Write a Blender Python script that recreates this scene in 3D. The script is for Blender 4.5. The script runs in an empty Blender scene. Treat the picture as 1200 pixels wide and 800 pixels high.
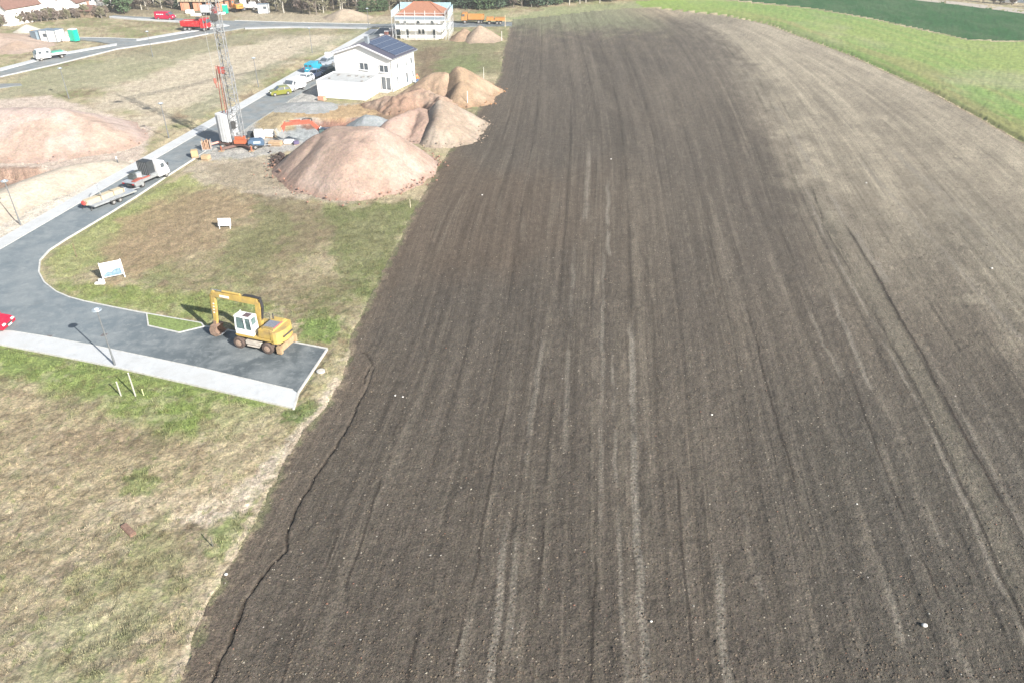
import bpy, bmesh, math, random
import numpy as np
from mathutils import Vector, Matrix
R = math.radians
S = bpy.context.scene
C = S.collection
# ---------------- camera, sky, sun, exposure ----------------
CAM_H, PITCH, FPX = 34.6, R(32.0), 880.0
cam = bpy.data.objects.new('camera', bpy.data.cameras.new('camera')); C.objects.link(cam)
cam.location = (0, 0, CAM_H); cam.rotation_euler = (R(90) - PITCH, 0, 0)
cam.data.sensor_width = 36; cam.data.lens = FPX * 36 / 1200
cam.data.clip_start = 0.5; cam.data.clip_end = 12000
S.camera = cam
SUN_AZ, SUN_EL = R(-43.8), R(29.5)          # mathematical azimuth of the direction towards the sun
w = bpy.data.worlds.new('World'); S.world = w; w.use_nodes = True
nt = w.node_tree
sky = nt.nodes.new('ShaderNodeTexSky'); sky.sky_type = 'NISHITA'; sky.sun_disc = False
sky.sun_elevation = SUN_EL; sky.sun_rotation = R(90) - SUN_AZ; sky.air_density = 1.3; sky.dust_density = 1.5
bgn = nt.nodes['Background']; nt.links.new(sky.outputs[0], bgn.inputs[0]); bgn.inputs[1].default_value = 0.07
sl = bpy.data.lights.new('sun', 'SUN'); sl.energy = 4.9; sl.angle = R(0.53); sl.color = (1.0, 0.955, 0.89)
sun = bpy.data.objects.new('sun', sl); C.objects.link(sun); sun.location = (60, -60, 80)
sd = Vector((math.cos(SUN_AZ) * math.cos(SUN_EL), math.sin(SUN_AZ) * math.cos(SUN_EL), math.sin(SUN_EL)))
sun.rotation_euler = sd.to_track_quat('Z', 'Y').to_euler()
S.view_settings.view_transform = 'Standard'; S.view_settings.look = 'None'
S.view_settings.exposure = 1.32; S.view_settings.gamma = 1.0
S.render.engine = 'CYCLES'
S.cycles.max_bounces = 4; S.cycles.diffuse_bounces = 2; S.cycles.glossy_bounces = 2
# ---------------- survey: a point of the plan from a picture bearing ----------------
def G(px, py, z=0.0):
    x = (px - 600) / FPX; y = -(py - 400) / FPX
    dx, dy, dz = x, math.cos(PITCH) + y * math.sin(PITCH), -math.sin(PITCH) + y * math.cos(PITCH)
    t = (z - CAM_H) / dz
    return (dx * t, dy * t, z)
def GP(l, z=0.0): return [G(a[0], a[1], z)[:2] for a in l]
def P(x, y, z):
    v2 = z - CAM_H
    zc = y * math.cos(PITCH) - v2 * math.sin(PITCH); yc = y * math.sin(PITCH) + v2 * math.cos(PITCH)
    return 600 + FPX * x / zc, 400 - FPX * yc / zc
# ---------------- numpy noise ----------------
def vnoise(x, y, seed=0):
    xi = np.floor(x).astype(np.int64); yi = np.floor(y).astype(np.int64)
    fx = x - xi; fy = y - yi
    fx = fx * fx * (3 - 2 * fx); fy = fy * fy * (3 - 2 * fy)
    def h(a, b):
        n = (a * 374761393 + b * 668265263 + seed * 1442695041) & 0xffffffff
        n = ((n ^ (n >> 13)) * 1274126177) & 0xffffffff
        return ((n ^ (n >> 16)) & 0xffff) / 65535.0
    a = h(xi, yi); b = h(xi + 1, yi); c = h(xi, yi + 1); d = h(xi + 1, yi + 1)
    return (a + (b - a) * fx) * (1 - fy) + (c + (d - c) * fx) * fy
def fbm(x, y, octv=4, seed=0, gain=0.5):
    s = 0; a = 1; t = 0
    for i in range(octv):
        s = s + a * vnoise(x * 2 ** i + 17.3 * i, y * 2 ** i - 9.1 * i, seed + i * 7); t += a; a *= gain
    return s / t
def sst(a, b, x):
    t = np.clip((x - a) / (b - a), 0, 1); return t * t * (3 - 2 * t)
def inpoly(x, y, poly):
    r = np.zeros(x.shape, bool); n = len(poly)
    for i in range(n):
        x0, y0 = poly[i]; x1, y1 = poly[(i + 1) % n]
        if y0 == y1: continue
        c = ((y0 > y) != (y1 > y)) & (x < (x1 - x0) * (y - y0) / (y1 - y0) + x0)
        r ^= c
    return r
def dline(x, y, pts, closed=False):
    d = np.full(x.shape, 1e9); n = len(pts)
    for i in range(n if closed else n - 1):
        x0, y0 = pts[i]; x1, y1 = pts[(i + 1) % n]
        dx, dy = x1 - x0, y1 - y0; L = dx * dx + dy * dy + 1e-12
        t = np.clip(((x - x0) * dx + (y - y0) * dy) / L, 0, 1)
        d = np.minimum(d, np.hypot(x - x0 - t * dx, y - y0 - t * dy))
    return d
# ---------------- materials ----------------
MATS = {}
def mat(name, col=None, rough=0.6, metal=0.0, var=0.12, scale=3.0, bump=0.0, dirt=None, dirt_amt=0.3, alpha=None, spec=0.5, bscale=None):
    if name in MATS: return MATS[name]
    m = bpy.data.materials.new(name); m.use_nodes = True; n = m.node_tree; b = n.nodes['Principled BSDF']
    tc = n.nodes.new('ShaderNodeTexCoord'); nz = n.nodes.new('ShaderNodeTexNoise')
    nz.inputs['Scale'].default_value = scale; nz.inputs['Detail'].default_value = 5; nz.inputs['Roughness'].default_value = 0.65
    n.links.new(tc.outputs['Object'], nz.inputs['Vector'])
    rp = n.nodes.new('ShaderNodeValToRGB'); n.links.new(nz.outputs['Fac'], rp.inputs['Fac'])
    rp.color_ramp.elements[0].position = 0.3; rp.color_ramp.elements[1].position = 0.7
    rp.color_ramp.elements[0].color = tuple(c * (1 - var) for c in col) + (1,)
    rp.color_ramp.elements[1].color = tuple(min(0.95, c * (1 + var)) for c in col) + (1,)
    out = rp.outputs['Color']
    if dirt:
        n2 = n.nodes.new('ShaderNodeTexNoise'); n2.inputs['Scale'].default_value = scale * 0.7; n2.inputs['Detail'].default_value = 8
        n.links.new(tc.outputs['Object'], n2.inputs['Vector'])
        r2 = n.nodes.new('ShaderNodeValToRGB'); n.links.new(n2.outputs['Fac'], r2.inputs['Fac'])
        r2.color_ramp.elements[0].position = 0.5; r2.color_ramp.elements[1].position = 0.68
        r2.color_ramp.elements[1].color = (dirt_amt,) * 3 + (1,)
        mx = n.nodes.new('ShaderNodeMix'); mx.data_type = 'RGBA'
        n.links.new(r2.outputs['Color'], mx.inputs[0]); n.links.new(out, mx.inputs[6]); mx.inputs[7].default_value = tuple(dirt) + (1,)
        out = mx.outputs[2]
    n.links.new(out, b.inputs['Base Color'])
    b.inputs['Roughness'].default_value = rough; b.inputs['Metallic'].default_value = metal
    b.inputs['Specular IOR Level'].default_value = spec
    if bump:
        bp = n.nodes.new('ShaderNodeBump'); bp.inputs['Strength'].default_value = 1; bp.inputs['Distance'].default_value = bump
        if bscale:
            n3 = n.nodes.new('ShaderNodeTexNoise'); n3.inputs['Scale'].default_value = bscale; n3.inputs['Detail'].default_value = 5
            n.links.new(tc.outputs['Object'], n3.inputs['Vector']); n.links.new(n3.outputs['Fac'], bp.inputs['Height'])
        else: n.links.new(nz.outputs['Fac'], bp.inputs['Height'])
        n.links.new(bp.outputs[0], b.inputs['Normal'])
    if alpha: b.inputs['Alpha'].default_value = alpha
    MATS[name] = m
    return m
def ground_mat(name, fine=6.0, amp=0.35, bump=0.06, speck=None, rows=False, amp2=0.25, chroma=0.35):
    """colour from the mesh's own soil/plant colour attribute, broken up by noise at clod and blade size"""
    m = bpy.data.materials.new(name); m.use_nodes = True; n = m.node_tree; b = n.nodes['Principled BSDF']
    L = n.links.new
    at = n.nodes.new('ShaderNodeAttribute'); at.attribute_name = 'Col'
    tc = n.nodes.new('ShaderNodeTexCoord')
    nz = n.nodes.new('ShaderNodeTexNoise'); nz.inputs['Scale'].default_value = fine; nz.inputs['Detail'].default_value = 6; nz.inputs['Roughness'].default_value = 0.75
    L(tc.outputs['Object'], nz.inputs['Vector'])
    mr = n.nodes.new('ShaderNodeMapRange'); mr.inputs[1].default_value = 0.33; mr.inputs[2].default_value = 0.67
    mr.inputs[3].default_value = 1 - amp; mr.inputs[4].default_value = 1 + amp; L(nz.outputs['Fac'], mr.inputs[0])
    n2 = n.nodes.new('ShaderNodeTexNoise'); n2.inputs['Scale'].default_value = fine * 0.17; n2.inputs['Detail'].default_value = 5; n2.inputs['Roughness'].default_value = 0.7
    L(tc.outputs['Object'], n2.inputs['Vector'])
    m2 = n.nodes.new('ShaderNodeMapRange'); m2.inputs[1].default_value = 0.3; m2.inputs[2].default_value = 0.7
    m2.inputs[3].default_value = 1 - amp2; m2.inputs[4].default_value = 1 + amp2; L(n2.outputs['Fac'], m2.inputs[0])
    mu = n.nodes.new('ShaderNodeMath'); mu.operation = 'MULTIPLY'; L(mr.outputs[0], mu.inputs[0]); L(m2.outputs[0], mu.inputs[1])
    fac = mu.outputs[0]
    if rows:
        uv = n.nodes.new('ShaderNodeUVMap'); uv.uv_map = 'rows'
        for sc, am, lo, hi in (((2.6, 0.035, 1), 0.09, 0.35, 0.65), ((9.0, 0.16, 1), 0.10, 0.35, 0.65), ((0.55, 0.02, 1), 0.08, 0.35, 0.65)):
            mp = n.nodes.new('ShaderNodeMapping'); mp.inputs['Scale'].default_value = sc; L(uv.outputs[0], mp.inputs[0])
            n3 = n.nodes.new('ShaderNodeTexNoise'); n3.inputs['Scale'].default_value = 1.0; n3.inputs['Detail'].default_value = 4; n3.inputs['Roughness'].default_value = 0.6
            L(mp.outputs[0], n3.inputs['Vector'])
            m3 = n.nodes.new('ShaderNodeMapRange'); m3.inputs[1].default_value = lo; m3.inputs[2].default_value = hi
            m3.inputs[3].default_value = 1 - am; m3.inputs[4].default_value = 1 + am; L(n3.outputs['Fac'], m3.inputs[0])
            k = n.nodes.new('ShaderNodeMath'); k.operation = 'MULTIPLY'; L(fac, k.inputs[0]); L(m3.outputs[0], k.inputs[1]); fac = k.outputs[0]
    ch = n.nodes.new('ShaderNodeVectorMath'); ch.operation = 'MULTIPLY_ADD'; L(nz.outputs['Color'], ch.inputs[0]); ch.inputs[1].default_value = (chroma,) * 3; ch.inputs[2].default_value = (1 - chroma / 2,) * 3
    c2 = n.nodes.new('ShaderNodeVectorMath'); c2.operation = 'MULTIPLY'; L(at.outputs['Color'], c2.inputs[0]); L(ch.outputs[0], c2.inputs[1])
    vm = n.nodes.new('ShaderNodeVectorMath'); vm.operation = 'SCALE'; L(c2.outputs[0], vm.inputs[0]); L(fac, vm.inputs['Scale'])
    out = vm.outputs[0]
    if speck:
        vo = n.nodes.new('ShaderNodeTexVoronoi'); vo.inputs['Scale'].default_value = speck[0]; L(tc.outputs['Object'], vo.inputs['Vector'])
        sp = n.nodes.new('ShaderNodeSeparateColor'); L(vo.outputs['Color'], sp.inputs[0])
        lt = n.nodes.new('ShaderNodeMath'); lt.operation = 'LESS_THAN'; L(sp.outputs[0], lt.inputs[0]); lt.inputs[1].default_value = speck[1]
        l2 = n.nodes.new('ShaderNodeMath'); l2.operation = 'LESS_THAN'; L(vo.outputs['Distance'], l2.inputs[0]); l2.inputs[1].default_value = 0.3
        a = n.nodes.new('ShaderNodeMath'); a.operation = 'MULTIPLY'; L(lt.outputs[0], a.inputs[0]); L(l2.outputs[0], a.inputs[1])
        mx = n.nodes.new('ShaderNodeMix'); mx.data_type = 'RGBA'; L(a.outputs[0], mx.inputs[0]); L(out, mx.inputs[6]); mx.inputs[7].default_value = tuple(speck[2]) + (1,)
        out = mx.outputs[2]
    L(out, b.inputs['Base Color']); b.inputs['Roughness'].default_value = 0.95; b.inputs['Specular IOR Level'].default_value = 0.15
    bp = n.nodes.new('ShaderNodeBump'); bp.inputs['Distance'].default_value = bump; bp.inputs['Strength'].default_value = 1
    L(nz.outputs['Fac'], bp.inputs['Height']); L(bp.outputs[0], b.inputs['Normal'])
    return m
# ---------------- mesh helpers ----------------
class MB:
    def __init__(s): s.bm = bmesh.new()
    def box(s, c, d, rz=0.0, ry=0.0, bev=0.0):
        r = bmesh.ops.create_cube(s.bm, size=1.0)
        M = Matrix.Translation(c) @ Matrix.Rotation(rz, 4, 'Z') @ Matrix.Rotation(ry, 4, 'Y') @ Matrix.Diagonal((d[0], d[1], d[2], 1))
        bmesh.ops.transform(s.bm, matrix=M, verts=r['verts'])
        if bev: bmesh.ops.bevel(s.bm, geom=list({e for v in r['verts'] for e in v.link_edges}), offset=bev, segments=2, affect='EDGES')
        return s
    def tube(s, a, b, r, r2=None, n=8):
        a = Vector(a); b = Vector(b); d = b - a; r2 = r if r2 is None else r2
        if d.length < 1e-6: return s
        q = bmesh.ops.create_cone(s.bm, cap_ends=True, segments=n, radius1=r, radius2=r2, depth=d.length)
        M = Matrix.Translation((a + b) / 2) @ d.to_track_quat('Z', 'Y').to_matrix().to_4x4()
        bmesh.ops.transform(s.bm, matrix=M, verts=q['verts']); return s
    def bar(s, a, b, w_, h_, up=(0, 0, 1)):
        a = Vector(a); b = Vector(b); d = (b - a); x = d.normalized(); u = Vector(up)
        y = u.cross(x)
        if y.length < 1e-4: y = Vector((0, 1, 0)).cross(x)
        y.normalize(); z = x.cross(y)
        M = Matrix((x * d.length, y * w_, z * h_)).transposed().to_4x4(); M.translation = (a + b) / 2
        r = bmesh.ops.create_cube(s.bm, size=1.0); bmesh.ops.transform(s.bm, matrix=M, verts=r['verts']); return s
    def prism(s, pts, y0, y1, bev=0.0, inset=None):
        """side outline pts (x,z) pushed from y0 to y1; inset(x,z)->lateral pull for tapering roofs"""
        f = lambda p, y: (p[0], y * (1 - (inset(p) if inset else 0)), p[1])
        A = [s.bm.verts.new(f(p, y0)) for p in pts]; B = [s.bm.verts.new(f(p, y1)) for p in pts]
        fs = [s.bm.faces.new(A), s.bm.faces.new(B[::-1])]
        n = len(pts)
        for i in range(n): fs.append(s.bm.faces.new((A[i], B[i], B[(i + 1) % n], A[(i + 1) % n])))
        bmesh.ops.recalc_face_normals(s.bm, faces=fs)
        if bev: bmesh.ops.bevel(s.bm, geom=list({e for v in A + B for e in v.link_edges}), offset=bev, segments=2, affect='EDGES')
        return s
    def poly(s, pts, z0, z1):
        """plan outline pts (x,y) as a slab from z0 to z1"""
        A = [s.bm.verts.new((p[0], p[1], z0)) for p in pts]; B = [s.bm.verts.new((p[0], p[1], z1)) for p in pts]
        fs = [s.bm.faces.new(A), s.bm.faces.new(B[::-1])]; n = len(pts)
        for i in range(n): fs.append(s.bm.faces.new((A[i], B[i], B[(i + 1) % n], A[(i + 1) % n])))
        bmesh.ops.recalc_face_normals(s.bm, faces=fs); return s
    def quad(s, *p): s.bm.faces.new([s.bm.verts.new(q) for q in p]); return s
    def ball(s, c, r, sc=(1, 1, 1), sub=2):
        q = bmesh.ops.create_icosphere(s.bm, subdivisions=sub, radius=r)
        bmesh.ops.transform(s.bm, matrix=Matrix.Translation(c) @ Matrix.Diagonal((sc[0], sc[1], sc[2], 1)), verts=q['verts']); return s
    def obj(s, name, m, parent=None, smooth=False, label=None, loc=None):
        me = bpy.data.meshes.new(name)
        bmesh.ops.triangulate(s.bm, faces=[f for f in s.bm.faces if len(f.verts) > 4])
        s.bm.to_mesh(me); s.bm.free()
        if smooth:
            for p in me.polygons: p.use_smooth = True
        me.materials.append(m); o = bpy.data.objects.new(name, me); C.objects.link(o)
        if parent: o.parent = parent
        if label: o['label'] = label
        if loc: o.location = loc
        return o
def bx(c, d, **k): return MB().box(c, d, **k)
def bxp(x0, x1, y0, y1, z0, z1, bev=0): return MB().box(((x0 + x1) / 2, (y0 + y1) / 2, (z0 + z1) / 2), (x1 - x0, y1 - y0, z1 - z0), bev=bev)
def thing(name, label, cat, loc=(0, 0, 0), rz=0.0, group=None):
    o = bpy.data.objects.new(name, None); C.objects.link(o); o.empty_display_size = 0.2
    o.location = loc; o.rotation_euler = (0, 0, rz); o['label'] = label; o['category'] = cat
    if group: o['group'] = group
    return o
def tag(o, label, cat, group=None, kind=None):
    if label: o['label'] = label
    if cat: o['category'] = cat
    if group: o['group'] = group
    if kind: o['kind'] = kind
    return o
def dup(root, loc, rz=0.0, label=None, group=None, scale=None):
    r = root.copy(); C.objects.link(r); r.location = loc; r.rotation_euler = (0, 0, rz)
    if label: r['label'] = label
    if group: r['group'] = group
    if scale: r.scale = (scale, scale, scale) if not isinstance(scale, tuple) else scale
    for ch in list(root.children):
        c = ch.copy(); C.objects.link(c); c.parent = r
        for g in ch.children:
            d = g.copy(); C.objects.link(d); d.parent = c
    return r
def mesh_np(name, V, F, m, col=None, uv=None, smooth=True):
    me = bpy.data.meshes.new(name); V = np.asarray(V, np.float32); F = np.asarray(F, np.int32); k = F.shape[1]
    me.vertices.add(len(V)); me.vertices.foreach_set('co', V.ravel())
    me.loops.add(F.size); me.loops.foreach_set('vertex_index', F.ravel())
    me.polygons.add(len(F)); me.polygons.foreach_set('loop_start', np.arange(0, F.size, k, dtype=np.int32))
    me.polygons.foreach_set('use_smooth', np.full(len(F), smooth, bool))
    me.update(calc_edges=True)
    if col is not None:
        a = me.color_attributes.new('Col', 'FLOAT_COLOR', 'POINT')
        a.data.foreach_set('color', np.concatenate([np.clip(col, 0, .95), np.ones((len(V), 1))], 1).astype(np.float32).ravel())
    if uv is not None:
        l = me.uv_layers.new(name='rows'); l.data.foreach_set('uv', uv[F.ravel()].astype(np.float32).ravel())
    me.materials.append(m); o = bpy.data.objects.new(name, me); C.objects.link(o); return o
# ---------------- the plan: outlines of fields, roads, kerbs ----------------
FIELD = GP([(60, 1100), (150, 900), (210, 800), (222, 765), (250, 700), (288, 632), (322, 566), (350, 515), (385, 472), (402, 445), (409, 418), (413, 393), (430, 360), (455, 308),
            (485, 250), (512, 200), (545, 150), (572, 112), (586, 88), (590, 60), (597, 34), (601, 22), (640, 19), (700, 12), (745, 9), (775, 10), (850, 18), (900, 28), (1000, 65), (1100, 110),
            (1200, 165), (1300, 232), (1500, 390), (1800, 640), (1800, 1100)])
STRIP = GP([(755, 10), (775, 10), (850, 18), (900, 28), (1000, 65), (1100, 110), (1200, 165), (1300, 232), (1500, 390), (1800, 640), (2200, 640), (1800, 60), (1400, 51), (1200, 49),
            (1135, 47), (1080, 35), (1020, 22), (950, 10), (850, 0), (790, -2), (740, 2)])
CROP = GP([(850, 0), (950, 10), (1020, 22), (1080, 35), (1135, 47), (1200, 49), (1400, 51), (1800, 60), (2300, 200), (2300, 120), (1500, 70), (1300, 32), (1200, 15), (1125, 5), (1062, -2), (1000, -6), (900, -6)])
RB = GP([(775, 10), (850, 18), (900, 28), (1000, 65), (1100, 110), (1200, 165), (1300, 232), (1500, 390)])
CRACK = [GP([(244, 803), (258, 768), (270, 750), (279, 726), (287, 706), (303, 682), (311, 670), (324, 656), (332, 645), (334, 632), (337, 620), (350, 592), (362, 572), (367, 560), (384, 535), (400, 512)]),
         GP([(400, 512), (411, 494), (421, 470), (430, 450), (438, 428)]), GP([(425, 448), (429, 436), (437, 426), (430, 414), (424, 412)])]
ROAD_R = [(150, 363.5), (98, 353), (80, 348), (66, 342), (52, 331), (45.5, 319), (47, 305), (58, 293), (78, 280), (100, 267), (130, 249), (165, 227), (195, 207), (228, 186)]
ROAD_TOP = [(344, 401), (250, 384), (239, 383), (236, 379), (172, 368)]
PAVE_TOP = [(-120, 375), (-30, 386), (16, 388.6), (56, 395), (108, 404.6), (240, 432.4), (343, 456.7), (348, 460)]
PAVE_BOT = [(-120, 390), (0, 403.5), (74, 417.6), (134, 429.6), (240, 453.6), (344.5, 478)]
# main street runs to the far junction: left pavement edge line, offset to the right
def ml(y): return -56.9 + 0.155 * (y - 76.9)
ys = [40, 76, 100, 130, 160, 190, 208]
PW, AW = 2.0, 5.9
main_left = [(ml(y), y) for y in ys]
pave_main = main_left + [(ml(y) + PW, y) for y in ys[::-1]]
pr_edge = [(ml(y) + PW, y) for y in ys]
road_right_far = [(ml(y) + PW + AW, y) for y in (107, 130, 160, 190, 206)]
INSET = GP([(172, 368), (236, 379), (239, 383), (210, 390), (174, 382)])
ASPH = (GP(PAVE_TOP) + GP([(383.5, 409)]) + GP(ROAD_TOP) + GP(ROAD_R) + road_right_far[0:] + [(-36.1 + 1.5, 211.1)] + pr_edge[::-1])
FAR_ROAD = GP([(0, 90), (67, 75), (137, 57.5), (200, 48), (244, 39.5), (287, 32.5), (340, 31), (430, 32.2), (470, 33), (545, 31), (600, 30), (600, 26), (540, 26.5), (434, 28.6), (345, 26.7), (275, 24.5),
               (262, 28.5), (250, 34), (211, 40), (160, 48.5), (137, 53.5), (67, 65.8), (0, 84)])
FAR_PAVE = GP([(0, 84), (67, 65.8), (137, 53.5), (137, 51.5), (67, 63.5), (0, 80.5)])
FAR_PAVE2 = GP([(160, 48.5), (211, 40), (250, 34), (269, 30.5), (262, 28.5), (250, 32), (211, 38), (160, 46.7)])
FAR_PAVE3 = GP([(287, 33.6), (340, 32.1), (430, 33.4), (430, 32.2), (340, 31), (287, 32.5)])
SIDE = GP([(137, 53.4), (115, 49), (93, 46.5), (93, 44.3), (130, 44.8), (168, 46.3), (158, 48.8)])
UP_ROAD = GP([(128, 19.5), (160, 22), (205, 24.6), (250, 28), (276, 29.5), (276, 24.8), (240, 23.5), (200, 21.5), (160, 19.8), (135, 18.2)])
UP_PAVE = GP([(128, 20.3), (160, 23), (205, 25.6), (250, 29), (262, 29.6), (250, 28), (205, 24.6), (160, 22), (128, 19.5)])
BIT_ROAD = GP([(-40, 101), (0, 99), (24, 98.5), (26, 100.5), (0, 104), (-40, 106)])
ROADS = [ASPH, pave_main, GP(PAVE_TOP[:-1]) + GP(PAVE_BOT[::-1]), FAR_ROAD, FAR_PAVE, FAR_PAVE2, SIDE, UP_ROAD, UP_PAVE]
# row lines of the tilled field: x of each row at given y
YK = np.array([10, 25, 55, 85, 117, 167, 207, 245.0])
ROWX = np.array([[-17.6, -16.8, -13.3, -11.8, -7.5, -3, -1, 0.5], [-3.6, -2.6, 0.3, 2.3, 4.5, 7, 8.5, 9.5], [3.2, 4.5, 7.2, 10.5, 13.7, 16.2, 17, 17.5],
                 [8.6, 10.7, 15.2, 19, 22.5, 26, 27, 26], [24.6, 27.4, 32.6, 36.9, 42.6, 50, 52.2, 46], [57, 60, 66, 72.5, 77.2, 76.5, 70, 56], [110, 112, 118, 122, 124, 122, 112, 98]])
ROWU = np.array([-17, -2.8, 4.5, 10.5, 27.4, 60.0, 110.0])
def cr(xk, yk, x):
    i = np.clip(np.searchsorted(xk, x) - 1, 0, len(xk) - 2); m = np.gradient(yk, xk)
    h = xk[i + 1] - xk[i]; t = np.clip((x - xk[i]) / h, 0, 1)
    return yk[i] * (2 * t**3 - 3 * t**2 + 1) + h * m[i] * (t**3 - 2 * t**2 + t) + yk[i + 1] * (-2 * t**3 + 3 * t**2) + h * m[i + 1] * (t**3 - t**2)
def rowu(x, y):
    X = np.array([cr(YK, r, np.clip(y, 10, 245)) for r in ROWX])
    u = np.full(x.shape, -17.0) + (x - X[0])
    for i in range(len(ROWU) - 1):
        t = (x - X[i]) / (X[i + 1] - X[i]); k = t > 0
        u = np.where(k, ROWU[i] + t * (ROWU[i + 1] - ROWU[i]), u)
    return u
# ---------------- ground sheets ----------------
py = np.arange(836, -1, -1.4)
yr = np.array([G(600, p)[1] for p in py])
yr = np.concatenate([[-400, -150, -60, -20, 0, 8, 14, 17.5, 20], yr[yr > 21], yr.max() * (1 + np.geomspace(0.004, 8, 46))])
yr = np.unique(yr)
ur = np.concatenate([[-5, -3.5, -2.5, -1.8, -1.4, -1.2], np.linspace(-1.1, 1.1, 1050), [1.2, 1.4, 1.8, 2.5, 3.5, 5]])
Y, U = np.meshgrid(yr, ur, indexing='ij')
X = U * 0.682 * np.clip(0.848 * Y + 18.3, 16, None)
cell = np.clip(np.gradient(yr), 0.05, None)[:, None] * np.ones_like(X)
near = (Y < 262) & (Y > 10) & (np.abs(U) < 1.2)
wx = (fbm(X * .9, Y * .9, 3, 5) - .5); wy = (fbm(X * .9, Y * .9, 3, 9) - .5)
isfield = inpoly(X + wx * .5 + (fbm(X * .3, Y * .3, 3, 15) - .5) * .3 * sst(120, 60, Y) + .12, Y + wy * .4, FIELD)
isstrip = (inpoly(X + wx * .4, Y + wy * .4, STRIP) | ((dline(X, Y, RB) < 3.5) & (X > 42))) & ~isfield
iscrop = inpoly(X + wx * .4, Y + wy * .4, CROP) & ~isfield & ~isstrip
def L3(a, b, t): return a + (np.array(b) - a) * t[..., None]
def srgb(r, g, b, k=1.0):
    f = lambda c: ((c / 255 + 0.055) / 1.055) ** 2.4 if c > 10 else c / 255 / 12.92
    return np.array([f(r), f(g), f(b)]) * k
K = 0.47                        # measured brightness to reflectance under this sun
# --- meadow and waste ground ---
N1 = fbm(X * .12, Y * .12, 5, 21); N2 = fbm(X * .5, Y * .5, 5, 33); N3 = fbm(X * 2.2, Y * 2.2, 4, 45, .6); N4 = fbm(X * .045, Y * .045, 4, 57)
straw, olive, green, brown, sand = srgb(208, 194, 160, K), srgb(160, 162, 116, K), srgb(138, 164, 92, K), srgb(160, 140, 116, K), srgb(232, 216, 186, K)
col = np.ones(X.shape + (3,)) * straw
col = L3(col, olive, sst(.42, .62, .5 * N1 + .3 * N2 + .2 * N3))
col = L3(col, brown, .75 * sst(.5, .66, .45 * fbm(X * .2, Y * .2, 4, 71) + .55 * fbm(X * 1.1, Y * .8, 4, 77)))
PXC = 600 + FPX * X / np.clip(Y * math.cos(PITCH) + CAM_H * math.sin(PITCH), 1, None)
def blob(pts, soft=1.0, nz_=0.9, sd_=3):
    """soft-edged patch of ground cover; pts outline on the plan"""
    g = GP(pts); gx = [p[0] for p in g]; gy = [p[1] for p in g]; m_ = 4 * soft
    sel = np.nonzero((X > min(gx) - m_) & (X < max(gx) + m_) & (Y > min(gy) - m_) & (Y < max(gy) + m_))
    x, y = X[sel], Y[sel]; d = dline(x, y, g, True); s = np.where(inpoly(x, y, g), d, -d)
    return sel, sst(-soft, soft, s + (fbm(x / soft * .7, y / soft * .7, 4, sd_) - .5) * 4 * soft * nz_)
def paint(pts, c, amt=1.0, soft=1.0, nz_=0.9, sd_=3):
    sel, t = blob(pts, soft, nz_, sd_)
    col[sel] = L3(col[sel], c, amt * t)
def dig(pts, depth, soft, nz_, sd_):
    sel, t = blob(pts, soft, nz_, sd_); Z[sel] -= depth * t
# near left meadow
paint([(-60, 392), (80, 412), (250, 450), (345, 470), (300, 500), (225, 515), (120, 480), (30, 445), (-60, 430)], srgb(150, 170, 98, K), .9, 1.0, .6, 11)
paint([(-60, 450), (60, 470), (200, 520), (330, 500), (350, 560), (240, 600), (60, 640), (-60, 620)], srgb(194, 178, 146, K), .85, 1.4, .8, 12)
paint([(60, 500), (160, 500), (230, 525), (150, 540), (60, 535)], brown, .5, .8, 1, 13)
paint([(240, 462), (330, 480), (330, 520), (280, 560), (240, 520)], straw, .6, .7, 1, 14)
paint([(-60, 600), (100, 600), (260, 610), (240, 700), (180, 810), (-60, 810)], srgb(186, 172, 146, K), .5, 1.2, 1.2, 15)
paint([(60, 700), (190, 610), (230, 620), (200, 700), (120, 800), (40, 800)], olive, .6, .8, 1.3, 16)
paint([(10, 740), (130, 700), (190, 720), (140, 800), (0, 800)], srgb(200, 196, 172, K), .22, .5, 1.4, 17)
paint([(140, 560), (165, 545), (190, 560), (170, 585), (150, 585)], green * .85, .6, .35, 1.4, 18)
paint([(280, 590), (310, 545), (335, 530), (345, 545), (320, 600), (290, 640), (240, 660), (250, 620)], green * .85, .6, .4, 1.3, 19)
paint([(395, 420), (412, 420), (402, 455), (370, 495), (330, 545), (290, 600), (235, 618), (205, 605), (270, 580), (330, 520), (360, 485), (385, 445)], srgb(240, 224, 200, K), 1.0, .4, .8, 20)
paint([(408, 405), (416, 405), (404, 450), (385, 480), (352, 522), (310, 590), (262, 680), (235, 745), (212, 800), (196, 800), (225, 735), (262, 660), (300, 590), (345, 510), (376, 478), (396, 448)], srgb(226, 208, 182, K), .85, .25, 1.1, 21)
paint([(110, 590), (200, 575), (290, 560), (280, 590), (200, 612), (110, 612)], sand * .95, .55, .6, 1.3, 22)
paint([(335, 478), (365, 468), (375, 478), (350, 495), (330, 495)], green * .8, .8, .3, 1.2, 23)
paint([(345, 465), (388, 408), (412, 400), (400, 440), (370, 470)], srgb(190, 180, 140, K), .7, .4, 1.2, 24)
paint([(352, 395), (352, 365), (385, 362), (400, 385), (385, 402)], green, .8, .4, 1.1, 25)
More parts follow.
